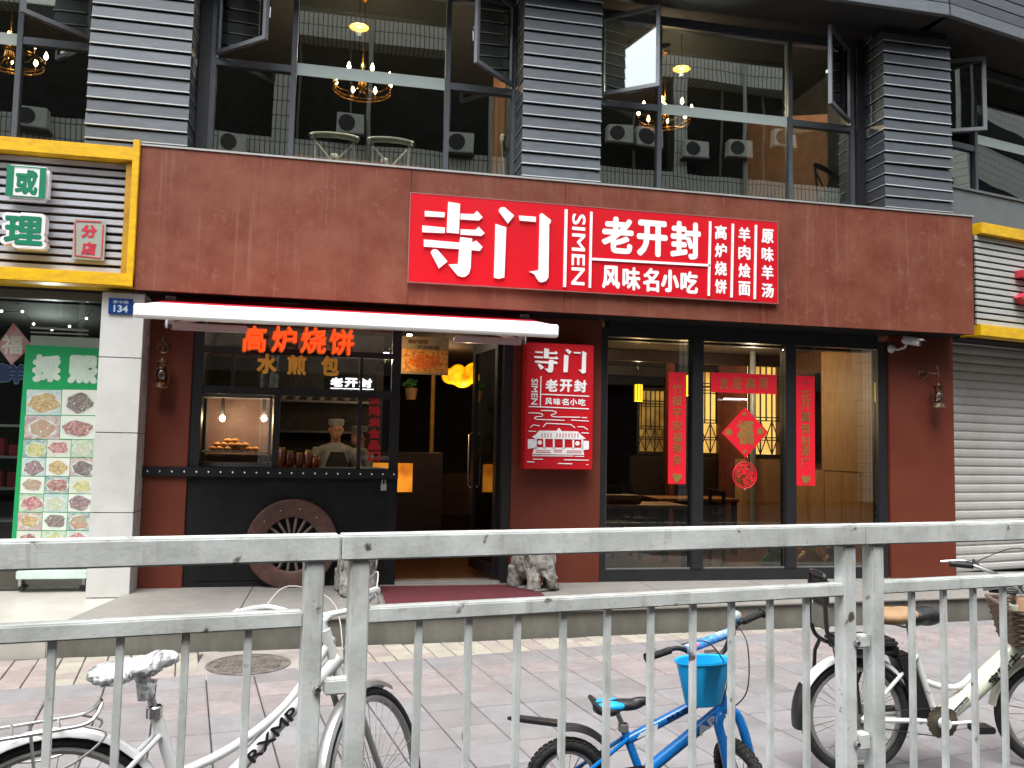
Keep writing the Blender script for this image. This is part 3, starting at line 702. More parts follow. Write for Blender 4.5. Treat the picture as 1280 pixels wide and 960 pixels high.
# vertical sign
VY = 8.42
vs_ = thing('wall_sign', 'upright red sign with white temple drawing on the pier', 'sign')
def v_(x, y): return (640+x/5.333, 420+y/5.333)
vx0, vx1 = q(656.2, 508, VY).x, q(741.5, 508, VY).x; vz1, vz0 = q(700, 429.5, VY).z, q(697, 587, VY).z
MB().box(vx0, vx1, VY, 8.598, vz0, vz1).build('light_box', red2, vs_, bevel=.008)
def vt(body, x0, y0, x1, y1, **k):
    mb = MB(); a = v_(x0, y0); b = v_(x1, y1); textq(mb, body, a[0], a[1], b[0], b[1], VY-.001, **k); mb.build('character', whitelit, vs_)
for cs, (tx0, ty0, tx1, ty1) in ((SI, (147, 82, 310, 245)), (MEN, (342, 88, 497, 250))):
    xs_ = [p[0] for pl in cs for p in pl]; ys_ = [p[1] for pl in cs for p in pl]; mb = MB()
    for poly in cs:
        quadq(mb, [v_(tx0+(p[0]-min(xs_))/(max(xs_)-min(xs_))*(tx1-tx0), ty0+(p[1]-min(ys_))/(max(ys_)-min(ys_))*(ty1-ty0)) for p in poly], VY-.001, .01)
    mb.build('character', whitelit, vs_)
for ch, x0, x1 in (('老', 222, 305), ('开', 318, 402), ('封', 413, 498)): vt(ch, x0, 288+(x0-222)*.02, x1, 372+(x0-222)*.02, bold=.045)
for i, ch in enumerate('风味名小吃'): vt(ch, 220+i*55.5, 413+i*1.5, 268+i*55.5, 459+i*1.5, bold=.04)
mb = MB(); a = v_(128, 285); b = v_(172, 458); textq(mb, 'SIMEN', a[0], a[1], b[0], b[1], VY-.001, bold=.03, rot=1); mb.build('lettering', whitelit, vs_)
mb = MB()
def vb(pts, w_=6):
    for a, b in zip(pts[:-1], pts[1:]): barq(mb, v_(*a), v_(*b), w_/5.333, VY-.001, .004+.0002*random.random())
vb([(193, 268), (188, 470)], 7); vb([(193, 388), (515, 402)], 7); vb([(112, 470), (512, 486)], 7)
for L_ in ([(110, 512), (180, 514), (205, 522), (200, 536), (160, 538), (148, 548), (165, 556), (350, 562)], [(192, 497), (265, 498), (295, 506), (290, 518), (262, 524), (262, 533), (285, 539), (455, 542)], [(465, 543), (500, 545)], [(395, 560), (512, 568)],
           [(120, 610), (142, 592), (185, 600)], [(208, 605), (228, 582), (392, 590), (420, 612)], [(438, 605), (478, 606), (505, 625)], [(110, 634), (160, 636)], [(462, 645), (512, 648)],
           [(140, 820), (205, 822)], [(100, 838), (150, 840)], [(345, 825), (512, 828)], [(305, 850), (402, 852)], [(135, 798), (410, 800)], [(420, 802), (480, 802)], [(495, 858), (508, 858)]): vb(L_, 6)
mb.build('line_drawing', whitelit, vs_, kind='stuff')
mb = MB()
def vpoly(pts): quadq(mb, [v_(*p) for p in pts], VY-.0012, .004)
vpoly([(180, 630), (295, 632), (313, 612), (332, 634), (438, 636), (462, 662), (492, 685), (455, 690), (152, 684), (132, 672), (160, 656)])
vpoly([(105, 688), (148, 688), (155, 745), (105, 752)]); vpoly([(470, 698), (512, 700), (512, 755), (470, 762)])
for x in (152, 208, 272, 338, 402, 462): vpoly([(x, 685), (x+12, 685), (x+12, 752), (x, 752)])
vpoly([(150, 742), (470, 746), (480, 792), (135, 788)])
def disc(cx, cy, r):
    vpoly([(cx+r*cos(a), cy+r*sin(a)) for a in [i*pi/7 for i in range(14)]])
mb.build('temple_drawing', whitelit, vs_)
mb = MB()
disc(185, 710, 15); disc(436, 716, 15); mb.build('temple_drawing', whitelit, vs_)
mb = MB()
for k in range(13):
    x = 198+k*20
    if k in (4,): continue
    quadq(mb, [v_(x, 648), v_(x+5, 648), v_(x+4, 676), v_(x-1, 676)], VY-.0055, .002)
for y in (762, 774): 
    quadq(mb, [v_(158, y), v_(258, y+1), v_(258, y+5), v_(158, y+4)], VY-.0055, .002); quadq(mb, [v_(365, y+1), v_(465, y+2), v_(465, y+6), v_(365, y+5)], VY-.0055, .002); quadq(mb, [v_(280, y-4), v_(335, y-3), v_(335, y+1), v_(280, y)], VY-.0055, .002)
mb.build('temple_window', red2, vs_)

# house number plate
npx = thing('number_plate', 'small blue house number plate 134 on the white pillar', 'number plate')
NY = 8.28
X_0, X_1, Z_0, Z_1 = rectq(135.5, 373, 166, 392.5, NY)
MB().box(X_0, X_1, NY, NY+.01, Z_0, Z_1).build('plate', mat('plate_blue', lin(20, 62, 130), .3), npx, bevel=.002)
mb = MB(); textq(mb, '134', 142, 381.5, 160, 390.5, NY-.001, bold=.04); textq(mb, '景中路', 141, 375.5, 161, 379.5, NY-.001, bold=.0, copies=False); mb.build('lettering', mat('plate_white', lin(200, 214, 225), .4), npx)
# ================================================================== AWNING
aw = thing('awning', 'white and red folding awning over the stall counter and the doorway', 'awning')
AY = 7.32; ABY = 8.5
aL, aR = q(168.5, 390, AY), q(696.5, 412, AY); zf = (aL.z+aR.z)/2
bz = (q(205, 379, 8.0).z+q(660, 401, 8.0).z)/2+.03
awm = mat('awning_fabric', lin(244, 238, 238), .7, 0, .3, var=.03)
awred = mat('awning_red', lin(186, 16, 40), .6, 0, .3, var=.08)
mb = MB(); mb.add([(aL.x+.01, AY, zf+.05), (aR.x-.01, AY, zf+.05), (aR.x-.01, ABY-.5, bz-.03), (aL.x+.01, ABY-.5, bz-.03)], [(0, 1, 2, 3)])
mb.add([(aL.x+.01, AY, zf+.045), (aR.x-.01, AY, zf+.045), (aR.x-.01, ABY-.5, bz-.035), (aL.x+.01, ABY-.5, bz-.035)], [(3, 2, 1, 0)]); mb.build('fabric', awm, aw)
mb = MB(); mb.add([(aL.x+.01, ABY-.5, bz-.03), (aR.x-.01, ABY-.5, bz-.03), (aR.x-.01, ABY, bz+.075), (aL.x+.01, ABY, bz+.075), (aL.x+.01, ABY-.5, bz-.035), (aR.x-.01, ABY-.5, bz-.035), (aR.x-.01, ABY, bz+.069), (aL.x+.01, ABY, bz+.069)], [(0, 1, 2, 3), (7, 6, 5, 4)]); mb.build('back_strip', awred, aw)
MB().prism_yz([(AY-.055, zf+.02), (AY-.035, zf+.055), (AY+.02, zf+.058), (AY+.02, zf-.062), (AY-.045, zf-.062), (AY-.055, zf-.04)], aL.x, aR.x).build('front_bar', mat('awning_white', lin(250, 250, 248), .35, var=.02), aw, bevel=.008)
MB().tube([(aL.x+.15, ABY+.03, bz+.05), (aR.x-.15, ABY+.03, bz+.05)], .055, 12).build('roller_tube', awred, aw, smooth=True)
for px in (214, 655):
    p = q(px, 385, 8.5); MB().box(p.x-.05, p.x+.05, 8.45, 8.6, bz-.07, bz+.16).build('wall_bracket', mat('galvanised', None), aw, bevel=.012)
armm = mat('arm_pinkish_white', lin(214, 186, 190), .3, .2)
for (a, b) in ((213, 310), (567, 652)):
    A = q(a, 408 if a < 300 else 424, 7.55); Bq = q(b, 410 if a < 300 else 429, 7.55); zz = A.z
    MB().box(A.x, Bq.x, 7.5, 7.56, zz-.03, zz+.03).build('folding_arm', armm, aw, bevel=.012)
    ex = A.x if a < 300 else Bq.x
    MB().lathe([(0.001, -.045), (.04, -.04), (.045, 0), (.04, .05), (.001, .055)], (ex, 7.53, zz+.02), 12).build('elbow_joint', chrome, aw, smooth=True)
    MB().tube([(ex, 7.56, zz+.01), (ex+(.25 if a < 300 else -.25), 8.47, bz-.05)], .02, 8).build('folding_arm', armm, aw)

# ================================================================== STALL LETTERS
neo = glow('letter_orange', lin(255, 96, 34), .3); neoy = mat('letter_yellow_edge', lin(226, 150, 40), .5)
goldl = mat('letter_gold_foam', lin(250, 190, 76), .6, var=.1)
s1 = thing('stall_lettering', 'orange standing characters in the upper row over the stall window', 'lettering')
for ch, x0, x1, y0 in (('高', 303, 333, 410), ('炉', 340, 371, 410.5), ('烧', 376, 408, 412), ('饼', 412, 443, 414)):
    mb = MB(); textq(mb, ch, x0, y0-3, x1, y0+29, 8.42, bold=.022, depth=.03); mb.build('character', neo, s1)
    mb = MB(); textq(mb, ch, x0-1.5, y0-2, x1-.5, y0+31, 8.455, bold=.045, depth=.02); mb.build('backing', neoy, s1)
s2 = thing('stall_lettering', 'gold foam characters in the lower row over the stall window', 'lettering')
for ch, x0, x1, y0 in (('水', 321, 346, 442), ('煎', 359, 383, 443.5), ('包', 401, 424, 444.5)):
    mb = MB(); textq(mb, ch, x0, y0, x1, y0+25, 8.5, bold=.05, depth=.05); mb.build('character', goldl, s2)
    X_0, X_1, Z_0, Z_1 = rectq(x0, y0, x1, y0+25, 8.5); MB().tube([((X_0+X_1)/2, 8.56, Z_0+.03), ((X_0+X_1)/2, 8.56, ztr+.03)], .006, 6).build('support_rod', black, s2)

# ================================================================== WAGON WHEEL
WY = 8.56; wc = q(365, 680, WY); WR = 53.5*WY/FPX
ww = thing('wagon_wheel', 'brown wooden cart wheel with studs on the black stall front', 'wheel', (wc.x, WY, wc.z))
whm = mat('wheel_wood', lin(92, 62, 54), .5, 0, .4, col2=lin(60, 42, 40), c2amt=.9, scale=9, bump=.15, detail=8, objco=True)
MB().lathe([(WR*.6, .035), (WR*.6, -.03), (WR*.64, -.042), (WR*.97, -.042), (WR, -.03), (WR, .035), (WR*.6, .035)], n=48, axis='y').build('rim', whm, ww, smooth=True)
MB().lathe([(0.001, -.05), (WR*.1, -.048), (WR*.14, -.03), (WR*.15, .035)], n=20, axis='y').build('hub', whm, ww, smooth=True)
for k in range(18):
    a = 2*pi*k/18+.05; c_, s_ = cos(a), sin(a)
    mb = MB(); mb.tube([(c_*WR*.13, 0, s_*WR*.13), (c_*WR*.3, -.005, s_*WR*.3), (c_*WR*.61, 0, s_*WR*.61)], [.008, .012, .016], 8); mb.build('spoke', mat('spoke_grey', lin(120, 100, 94), .5, var=.2), ww, smooth=True)
for k in range(12):
    a = 2*pi*(k+.5)/12+.08
    MB().lathe([(0.001, -.052), (.008, -.05), (.011, -.042)], (cos(a)*WR*.8, 0, sin(a)*WR*.8), 8, axis='y').build('stud', chrome, ww)

# ================================================================== WALL LANTERNS
def lantern(label, plate, lamp, Y, side):
    t = thing('wall_lantern', label, 'lantern', (plate.x, Y, plate.z), group='antique wall lanterns on the rust piers')
    MB().lathe([(.001, -.03), (.018, -.028), (.02, -.015), (.045, -.012), (.05, -.006), (.062, -.01), (.066, 0)], n=24, axis='y').build('wall_plate', brass, t, smooth=True)
    dx = lamp.x-plate.x; dz = lamp.z-plate.z
    MB().tube([(0, -.02, 0), (dx*.4, -.08, .005), (dx*.8, -.12, -.01), (dx, -.13, .0), (dx*1.02, -.13, -.03)], .007, 8).tube([(dx*.85, -.13, .085), (dx*.78, -.13, .07), (dx*.86, -.13, .045), (dx, -.13, .02), (dx*1.03, -.13, -.04), (dx*.98, -.13, -.06)], .009, 8).build('scroll_arm', brass, t, smooth=True)
    H0 = dz-.16
    b = MB().lathe([(.001, 0), (.075, 0), (.078, .012), (.06, .022), (.055, .05), (.03, .062), (.03, .075), (.042, .08)], (dx, -.13, H0), 20).build('lantern_base', bronze if side < 0 else brass, t, smooth=True)
    MB().lathe([(.032, .078), (.048, .1), (.052, .125), (.045, .16), (.032, .185)], (dx, -.13, H0), 18).build('globe', clearglass, b, smooth=True)
    MB().lathe([(.034, .185), (.05, .19), (.036, .205), (.04, .235), (.066, .245), (.07, .255), (.02, .27), (.015, .29), (.001, .295)], (dx, -.13, H0), 18).build('lantern_cap', brass, b, smooth=True)
    mb = MB()
    for s in (-1, 1): mb.tube([(dx+s*.055, -.13, H0+.01), (dx+s*.066, -.13, H0+.08), (dx+s*.066, -.13, H0+.2), (dx+s*.04, -.13, H0+.25)], .005, 6)
    mb.tube([(dx+.04*cos(a), -.13, H0+.27+.05*sin(a)) for a in [pi*i/8 for i in range(9)]], .003, 6)
    mb.build('wire_frame', brass, b, smooth=True)
lantern('antique brass lantern on the left pier beside the stall', q(205, 434, 8.6), q(203, 465, 8.5), 8.6, 1)
lantern('antique lantern on a scroll arm on the right pier beside the shutter', q(1153, 467, 8.6), q(1171, 493, 8.5), 8.6, -1)
# security camera
cp_ = q(1114, 436, 8.6)
cc = thing('security_camera', 'white bullet security camera under the right end of the fascia', 'camera', (cp_.x, 8.6, cp_.z))
cwm = mat('camera_white', lin(214, 214, 216), .35, var=.05)
MB().lathe([(.001, -.03), (.035, -.028), (.046, -.014), (.05, 0)], n=20, axis='y').build('wall_base', cwm, cc, smooth=True)
MB().tube([(0, -.03, 0), (.02, -.09, -.02), (.09, -.12, .005), (.10, -.13, .04)], .013, 8).build('bracket_arm', cwm, cc, smooth=True)
cb = MB(Matrix.Translation((.11, -.17, .075)) @ Matrix.Rotation(R_(28), 4, 'Z') @ Matrix.Rotation(R_(14), 4, 'X'))
cb.lathe([(.001, -.13), (.03, -.13), (.036, -.128), (.04, -.12), (.04, .06), (.03, .075), (.001, .078)], n=20, axis='y'); body_ = cb.build('camera_body', cwm, cc, smooth=True)
MB(cb.M).lathe([(.001, -.133), (.026, -.133), (.03, -.128)], n=16, axis='y').build('lens', black, body_)
MB(cb.M).add([(-.045, -.16, .03), (.045, -.16, .03), (.045, .07, .03), (-.045, .07, .03), (-.03, -.15, .05), (.03, -.15, .05), (.03, .06, .05), (-.03, .06, .05)], [(3, 2, 1, 0), (4, 5, 6, 7), (0, 1, 5, 4), (1, 2, 6, 5), (2, 3, 7, 6), (3, 0, 4, 7)]).build('sun_shield', cwm, cc)

# ================================================================== STONE ELEPHANTS
def elephant(label, loc, rz, mirror=1):
    m = mirror
    sh = [('e', (0, .10, .24), .175, .21, .185), ('e', (0, -.08, .27), .145, .145, .155), ('e', (0, -.02, .34), .13, .15, .11)]
    for x in (-.10, .10): sh += [('t', [(x, -.07, .2), (x*1.05, -.10, .09), (x*1.05, -.10, .0)], [.076, .07, .072]), ('t', [(x, .18, .2), (x*1.05, .2, .0)], [.085, .078])]
    sh += [('t', [(0, -.17, .27), (0, -.22, .19), (0, -.225, .10), (m*.02, -.22, .04), (m*.07, -.215, .03), (m*.105, -.21, .06)], [.065, .052, .042, .036, .031, .026])]
    for x in (-1, 1): sh += [('e', (x*.125, -.05, .26), .03, .075, .10), ('e', (x*.06, -.195, .15), .014, .03, .03)]
    sh += [('e', (0, -.1, .39), .07, .07, .05), ('t', [(0, .28, .28), (.02, .31, .15)], [.02, .014])]
    t = thing('elephant_statue', label, 'statue', loc, rz, group='carved stone elephants flanking the doorway')
    blob('body', sh, elst, .0085, t)
    for x in (-1, 1):
        mb = MB()
        mb.tube([(x*(.160+.006*sin(a)), -.06-.055*cos(a), .265+.085*sin(a)) for a in [2*pi*i/18 for i in range(18)]], .010, 6, closed=True)
        mb.tube([(x*.155, -.09, .31), (x*.16, -.05, .29), (x*.158, -.04, .25)], .007, 6); mb.tube([(x*.155, -.075, .29), (x*.16, -.055, .26), (x*.158, -.065, .22)], .007, 6)
        mb.build('ear_relief', elst, t, smooth=True)
        MB().tube([(x*.055, -.20, .17), (x*.062, -.235, .13), (x*.06, -.26, .115)], [.012, .01, .004], 6).build('tusk', mat('tusk_pale', lin(150, 148, 142), .6), t, smooth=True)
    mb = MB()
    for k in range(26):
        a = k*2.4; r = .012+.0115*math.sqrt(k)*1.3
        mb.ell((r*cos(a), -.165-.02*cos(r*20)+.01, .335+r*sin(a)*.8), .008, .008, .008, 6)
    for k in range(40):
        a = pi*(k/39); mb.ell((.15*cos(a), .03+.03*sin(k*1.9), .27+.17*sin(a)), .009, .009, .009, 6)
    mb.build('headdress_beads', elst, t, kind='stuff')
    MB().box(-.16, .16, -.2, .26, -.012, .006).build('plinth', elst, t, bevel=.01)
    return t
pe = g(676, 741, .222); elephant('carved stone elephant standing right of the maroon mat before the pier', (pe.x, 8.28, .235), R_(28), 1)
pe = g(446, 747, .222); elephant('carved stone elephant left of the doorway half hidden behind the fence posts', (pe.x-.0, 8.15, .235), R_(8), -1)

# ================================================================== PAPER DECORATIONS
gold = mat('gold_print', lin(170, 130, 70), .45, .3, var=.15)
paper = mat('red_paper', lin(226, 28, 48), .6, 0, .3, var=.05)
DY = 8.604
def couplet(label, x0, y0, x1, y1, chars, ys, horiz=False):
    t = thing('spring_couplet', label, 'paper banner'); X_0, X_1, Z_0, Z_1 = rectq(x0, y0, x1, y1, DY)
    MB().box(X_0, X_1, DY, DY+.004, Z_0, Z_1).build('paper', paper, t)
    for ch, c in zip(chars, ys):
        mb = MB()
        if horiz: textq(mb, ch, c-6, 472.5, c+6, 486.5, DY-.001, bold=.01)
        else: textq(mb, ch, (x0+x1)/2-6, c-6.3, (x0+x1)/2+6, c+6.3, DY-.001, bold=.01)
        mb.build('character', gold, t)
    if not horiz:
        mb = MB(); cx, cz = (X_0+X_1)/2, Z_0+.07
        for k in range(3):
            a = k*2.1+.4; mb.prism_xz([(cx+.03*cos(a)+.03*cos(b), cz+.02*sin(a)+.035*sin(b)) for b in [i*pi/4 for i in range(8)]], DY-.004-k*.0004, DY-.0005)
        mb.build('peach_emblem', gold, t)
        mb = MB()
        cz = Z_1-.07
        mb.prism_xz([(cx+.04*cos(b), cz+.022*sin(b)) for b in [i*pi/5 for i in range(10)]], DY-.002, DY-.0005); mb.build('top_emblem', mat('red_print_dark', lin(196, 40, 46), .6), t)
couplet('upright red paper banner with gold writing on the left glass pane', 835.5, 465.5, 857.5, 605, '竹报平安福寿多', (486, 501, 517, 532, 547, 560.5, 575))
couplet('upright red paper banner with gold writing on the right glass pane', 995.5, 470, 1018.5, 607, '花开富贵财源广', (494, 507, 521, 536, 551, 564, 578))
couplet('short level red banner with gold writing above the diamond', 889, 467, 970.5, 491.5, '吉星高照', (905, 921.5, 938, 954.5), True)
dm = thing('diamond_paper', 'red diamond paper with gold fu character on the middle pane', 'paper decoration')
quad = MB(); quadq(quad, [(902, 541), (931, 509), (960, 540), (932, 572)], DY, .004); quad.build('paper', paper, dm)
mb = MB(); textq(mb, '福', 921, 525, 942, 556, DY-.0045, bold=.05); mb.build('character', gold, dm)
for cx, cy_ in ((911, 540), (950.5, 539), (930.5, 517.5), (931, 564)):
    mb = MB(); r = 4.3 if cy_ > 530 and cy_ < 550 else 2.4
    quadq(mb, [(cx+r*(1+.15*sin(3*a))*cos(a), cy_+r*sin(a)) for a in [i*pi/6 for i in range(12)]], DY-.0042, .001); mb.build('emblem', gold, dm)
rp = thing('round_papercut', 'round red papercut hanging below the red diamond', 'paper decoration')
pc = q(931, 594, DY); rr_ = 18*DY/FPX
mb = MB(); mb.tube([(pc.x+rr_*.95*cos(a), DY, pc.z+rr_*cos(0)*.98*sin(a)) for a in [2*pi*i/40 for i in range(40)]], .007, 5, closed=True)
mb.tube([(pc.x+rr_*.8*cos(a), DY, pc.z+rr_*.82*sin(a)) for a in [2*pi*i/30 for i in range(30)]], .004, 5, closed=True); mb.build('ring', paper, rp)
rnd = random.Random(4)
mb = MB()
for k in range(34):
    a = rnd.uniform(0, 2*pi); r = rr_*math.sqrt(rnd.uniform(0, .62)); cx, cz = pc.x+r*cos(a), pc.z+r*sin(a); r0 = rnd.uniform(.012, .03); s0 = rnd.uniform(0, 6)
    mb.tube([(cx+r0*cos(s0+t_)*(1-t_/9), DY-.001, cz+r0*sin(s0+t_)*(1-t_/9)) for t_ in [i*.6 for i in range(9)]], .0065, 4)
mb.build('scrollwork', paper, rp, kind='stuff')
MB().tube([(pc.x, DY, pc.z+rr_), (pc.x, DY, q(931, 571, DY).z)], .002, 4).build('string', paper, rp); MB().ell((pc.x, DY, pc.z-rr_-.012), .014, .01, .014, 8).build('bead', mat('bead_green', lin(80, 120, 90), .4), rp)
# door pull on the middle pane
A = q(906, 498.5, 8.6); Bq = q(933, 498.5, 8.6); tag(MB().tube([(A.x, 8.62, A.z), (A.x, 8.58, A.z), (Bq.x, 8.58, A.z), (Bq.x, 8.62, A.z)], .008, 8).build('ceiling_tube_light', glow('tube_white', (1, .97, .95, 1), 1.0)), 'short white tube light behind the middle pane under the level banner', 'light')

# ================================================================== GROUND FLOOR INTERIOR OBJECTS
lampY = glow('lantern_yellow', lin(255, 205, 40), 1.0)
def pendant(label, px, py, wpx, hpx, Y, nm='pendant_lantern'):
    c = q(px, py, Y); r = wpx*Y/FPX/2; h = hpx*Y/FPX
    t = thing(nm, label, 'lamp', c, group='yellow pendant lanterns in the dining room')
    MB().lathe([(r*.3, -h/2), (r*.96, -h/2), (r, -h/2+.01), (r, h/2-.01), (r*.96, h/2), (r*.3, h/2)], n=20).build('shade', lampY, t, smooth=True)
    for k in range(8):
        a = k*pi/4+.2; MB().box(-.004, .004, -.002, .002, -h/2, h/2).build('rib', dwood, t, loc=(cos(a)*(r+.003), sin(a)*(r+.003), 0), rot=(0, 0, a+pi/2))
    MB().tube([(0, 0, h/2), (0, 0, 3.1-c.z)], .004, 5).build('cord', black, t)
    return c
pend = [pendant('yellow pendant lantern left of the left paper banner', 798, 491, 11, 22, 12.0), pendant('yellow pendant lantern peeping out right of the left paper banner', 858.5, 482, 15, 27, 10.8),
        pendant('small yellow pendant lantern above the level red banner', 950.5, 461, 10, 18, 13.5)]
for i, c in enumerate(pend):
    l = bpy.data.lights.new('lantern_light', 'POINT'); l.energy = 12; l.color = (1, .68, .32); l.shadow_soft_size = .03; o = bpy.data.objects.new('lantern_light', l); C.objects.link(o); o.location = c-Vector((0, 0, .3))
# lattice screens along the side wall, lit from behind
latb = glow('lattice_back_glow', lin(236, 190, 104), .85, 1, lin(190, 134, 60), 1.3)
def lattice(label, P0, P1, z0, z1, lm=None):
    P0 = Vector(P0); P1 = Vector(P1); d = (P1-P0); L_ = d.length; M = Matrix.Translation((P0.x, P0.y, 0)) @ Matrix.Rotation(math.atan2(d.y, d.x), 4, 'Z')
    t = thing('lattice_screen', label, 'screen', (P0.x, P0.y, z0), group='dark wooden lattice screens')
    t.rotation_euler = (0, 0, math.atan2(d.y, d.x)); H_ = z1-z0
    mb = MB(); mb.box(0, .05, -.03, .03, 0, H_).box(L_-.05, L_, -.03, .03, 0, H_).box(.05, L_-.05, -.03, .03, 0, .06).box(.05, L_-.05, -.03, .03, H_-.06, H_); mb.build('frame', dwood, t)
    mb = MB(); n = int(L_/.085)
    zm0, zm1 = H_*.38, H_*.72
    for i in range(1, n):
        x = i*L_/n; mb.box(x-.008, x+.008, -.012, .012, zm0 if i % 2 else .06, H_-.06)
    for zz in (.28, .32, zm0, zm0+.05, zm1, zm1+.05, zm1+.1, H_-.25, H_-.3): mb.box(.05, L_-.05, -.010, .010, zz-.008, zz+.008)
    for i in range(0, n-1, 2):
        x = i*L_/n; x2 = (i+2)*L_/n
        for (a, b) in (((x, .06), (x2, zm0)), ((x2, .06), (x, zm0))): mb.tube([(a[0], 0, a[1]), (b[0], 0, b[1])], .009, 4)
    mb.build('lattice_bars', dwood, t, kind='stuff')
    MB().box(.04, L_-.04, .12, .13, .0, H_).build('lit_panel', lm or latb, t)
low = MB(); 
for lab, xa, xb, Yl, zt_ in (('large lit lattice screen right of the red diamond', 936, 979, 12.0, 3.05), ('lit lattice screen between the mullion and the red diamond', 874, 902, 13.2, 3.0), ('farthest lit lattice screen behind the left pane', 796, 836, 14.6, 2.75)):
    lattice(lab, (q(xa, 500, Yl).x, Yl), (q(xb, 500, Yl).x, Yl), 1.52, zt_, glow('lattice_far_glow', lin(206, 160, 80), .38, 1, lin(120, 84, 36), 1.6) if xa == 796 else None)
    MB().box(q(xa, 500, Yl).x-.15, q(xb, 500, Yl).x+.15, Yl-.06, Yl+.16, .2, 1.5).build('low_wall', tanw if xa == 936 else dwood, B)
MB().box(q(906, 500, 12.3).x, q(932, 500, 12.3).x, 12.3, 12.5, .2, 3.09).build('partition_pillar', mat('partition_redbrown', lin(120, 58, 40), .6, var=.2), B)
for xa, col_ in ((903, .0), (838, .0)): MB().box(q(xa, 500, 13.0).x, q(xa+5, 500, 13.0).x, 13.0, 13.2, .2, 3.09).build('partition_pillar', mat('partition_redbrown', None), B)
mb = MB(); 
lattice('dark unlit lattice window on the right side wall', (6.69, 11.75), (6.69, 10.85), 1.5, 2.75, mat('lattice_dark_back', lin(60, 48, 34), .7))
# dining tables and chairs in silhouette
def dtable(label, x, y):
    t = thing('dining_table', label, 'table', (x, y, .2), group='dark dining tables')
    MB().box(-.6, .6, -.35, .35, .72, .76).build('tabletop', wood, t, bevel=.006)
    for sx in (-.54, .54):
        for sy in (-.3, .3): MB().box(sx-.03, sx+.03, sy-.03, sy+.03, 0, .72).build('leg', dwood, t)
def dchair(label, x, y, rz):
    t = thing('dining_chair', label, 'chair', (x, y, .2), rz, group='dark dining chairs')
    MB().box(-.21, .21, -.21, .21, .43, .47).build('seat', dwood, t, bevel=.006)
    for sx in (-.19, .19):
        MB().box(sx-.018, sx+.018, -.2, -.165, 0, .43).build('leg', dwood, t); MB().box(sx-.018, sx+.018, .165, .2, 0, .95).build('leg', dwood, t)
    mb = MB()
    for zz in (.6, .74, .88): mb.box(-.17, .17, .175, .192, zz, zz+.06)
    mb.build('backrest', dwood, t)
dtable('dark dining table just behind the left glass pane', 3.6, 9.9); dtable('dark dining table behind the middle glass pane', 4.9, 11.2)
dchair('dark dining chair left of the table by the left pane', 2.95, 9.9, R_(90)); dchair('dark dining chair right of the table by the left pane', 4.45, 9.75, R_(-90)); dchair('dark dining chair beyond the table behind the left pane', 3.7, 10.6, 0); dchair('dark dining chair at the table behind the middle pane', 4.2, 11.3, R_(90))
bx = q(768, 596, 9.9); tag(MB().box(bx.x-.28, bx.x+.28, 9.7, 9.95, .965, 1.07).build('wooden_box', wood, bevel=.01), 'light wooden box on the table behind the left pane', 'box')
MB().box(3.0, 3.12, 13.0, 13.12, .2, 3.09).build('interior_column', dwood, B)
bbp = q(941, 480, 11.4); tag(MB().tube([(bbp.x, 11.4, .2), (bbp.x, 11.4, 3.1)], .045, 12).build('grey_pipe', mat('pipe_grey', lin(130, 130, 126), .5), smooth=True), 'grey pipe running down between the lattice screens', 'pipe')

# gourds
def gourd(label, px, py, s, m, Y=8.95):
    p = g(px, py, .225); c = q(px, py, Y)
    t = thing('gourd_ornament', label, 'ornament', (c.x, Y, .21), group='ceramic gourds behind the glass')
    MB().lathe([(.001, 0), (s*.55, .0), (s*.95, s*.25), (s, s*.6), (s*.85, s*1.05), (s*.5, s*1.4), (s*.36, s*1.6), (s*.45, s*1.85), (s*.42, s*2.1), (s*.2, s*2.3), (.001, s*2.35)], n=22).build('body', m, t, smooth=True)
    mb = MB()
    for k in range(6):
        a = k*1.05; mb.add([(0, 0, s*2.3), (s*.3*cos(a), s*.3*sin(a), s*2.6), (s*.8*cos(a), s*.8*sin(a), s*2.5), (s*.35*cos(a+.4), s*.35*sin(a+.4), s*2.45)], [(0, 1, 2, 3)])
    mb.build('leaf_tuft', mat('leaf_green', lin(70, 120, 60), .5), t)
gourd('green ceramic gourd behind the middle pane', 967, 705, .175, mat('gourd_green', lin(150, 190, 60), .25, col2=lin(60, 140, 90), c2amt=1, scale=3, coat=.4))
gourd('yellow ceramic gourd behind the right pane', 1011, 705, .18, mat('gourd_yellow', lin(226, 176, 30), .25, col2=lin(190, 110, 20), c2amt=1, scale=7, coat=.4))
gourd('pinkish ceramic jar right of the yellow gourd', 1040, 705, .15, mat('gourd_pink', lin(150, 96, 84), .4, var=.2))
# kitchen: food warmer
KY = 8.78
X_0, X_1, Z_0, Z_1 = rectq(249, 497, 339, 578, KY)
fw_ = thing('food_warmer', 'glass food warmer cabinet with lit bulbs in the stall window', 'cabinet')
ST = mat('steel', lin(150, 146, 142), .35, .7)
mb = MB()
for xx in (X_0, X_1-.025):
    for yy in (KY, KY+.42): mb.box(xx, xx+.025, yy, yy+.025, Z_0, Z_1)
mb.box(X_0, X_1, KY-.002, KY+.447, Z_0-.05, Z_0).box(X_0-.002, X_1+.002, KY-.003, KY+.447, Z_1, Z_1+.04); mb.build('frame', ST, fw_)
MB().box(X_0+.025, X_1-.025, KY+.002, KY+.006, Z_0, Z_1).build('glass', clearglass, fw_)
MB().box(X_0+.02, X_1-.02, KY+.43, KY+.44, Z_0, Z_1).build('back_panel', mat('cream_panel', lin(134, 110, 104), .5, col2=lin(104, 66, 66), c2amt=1, scale=2.5), fw_)
MB().box(X_0+.03, X_1-.03, KY+.02, KY+.4, Z_0+.10, Z_0+.11).build('shelf', ST, fw_)
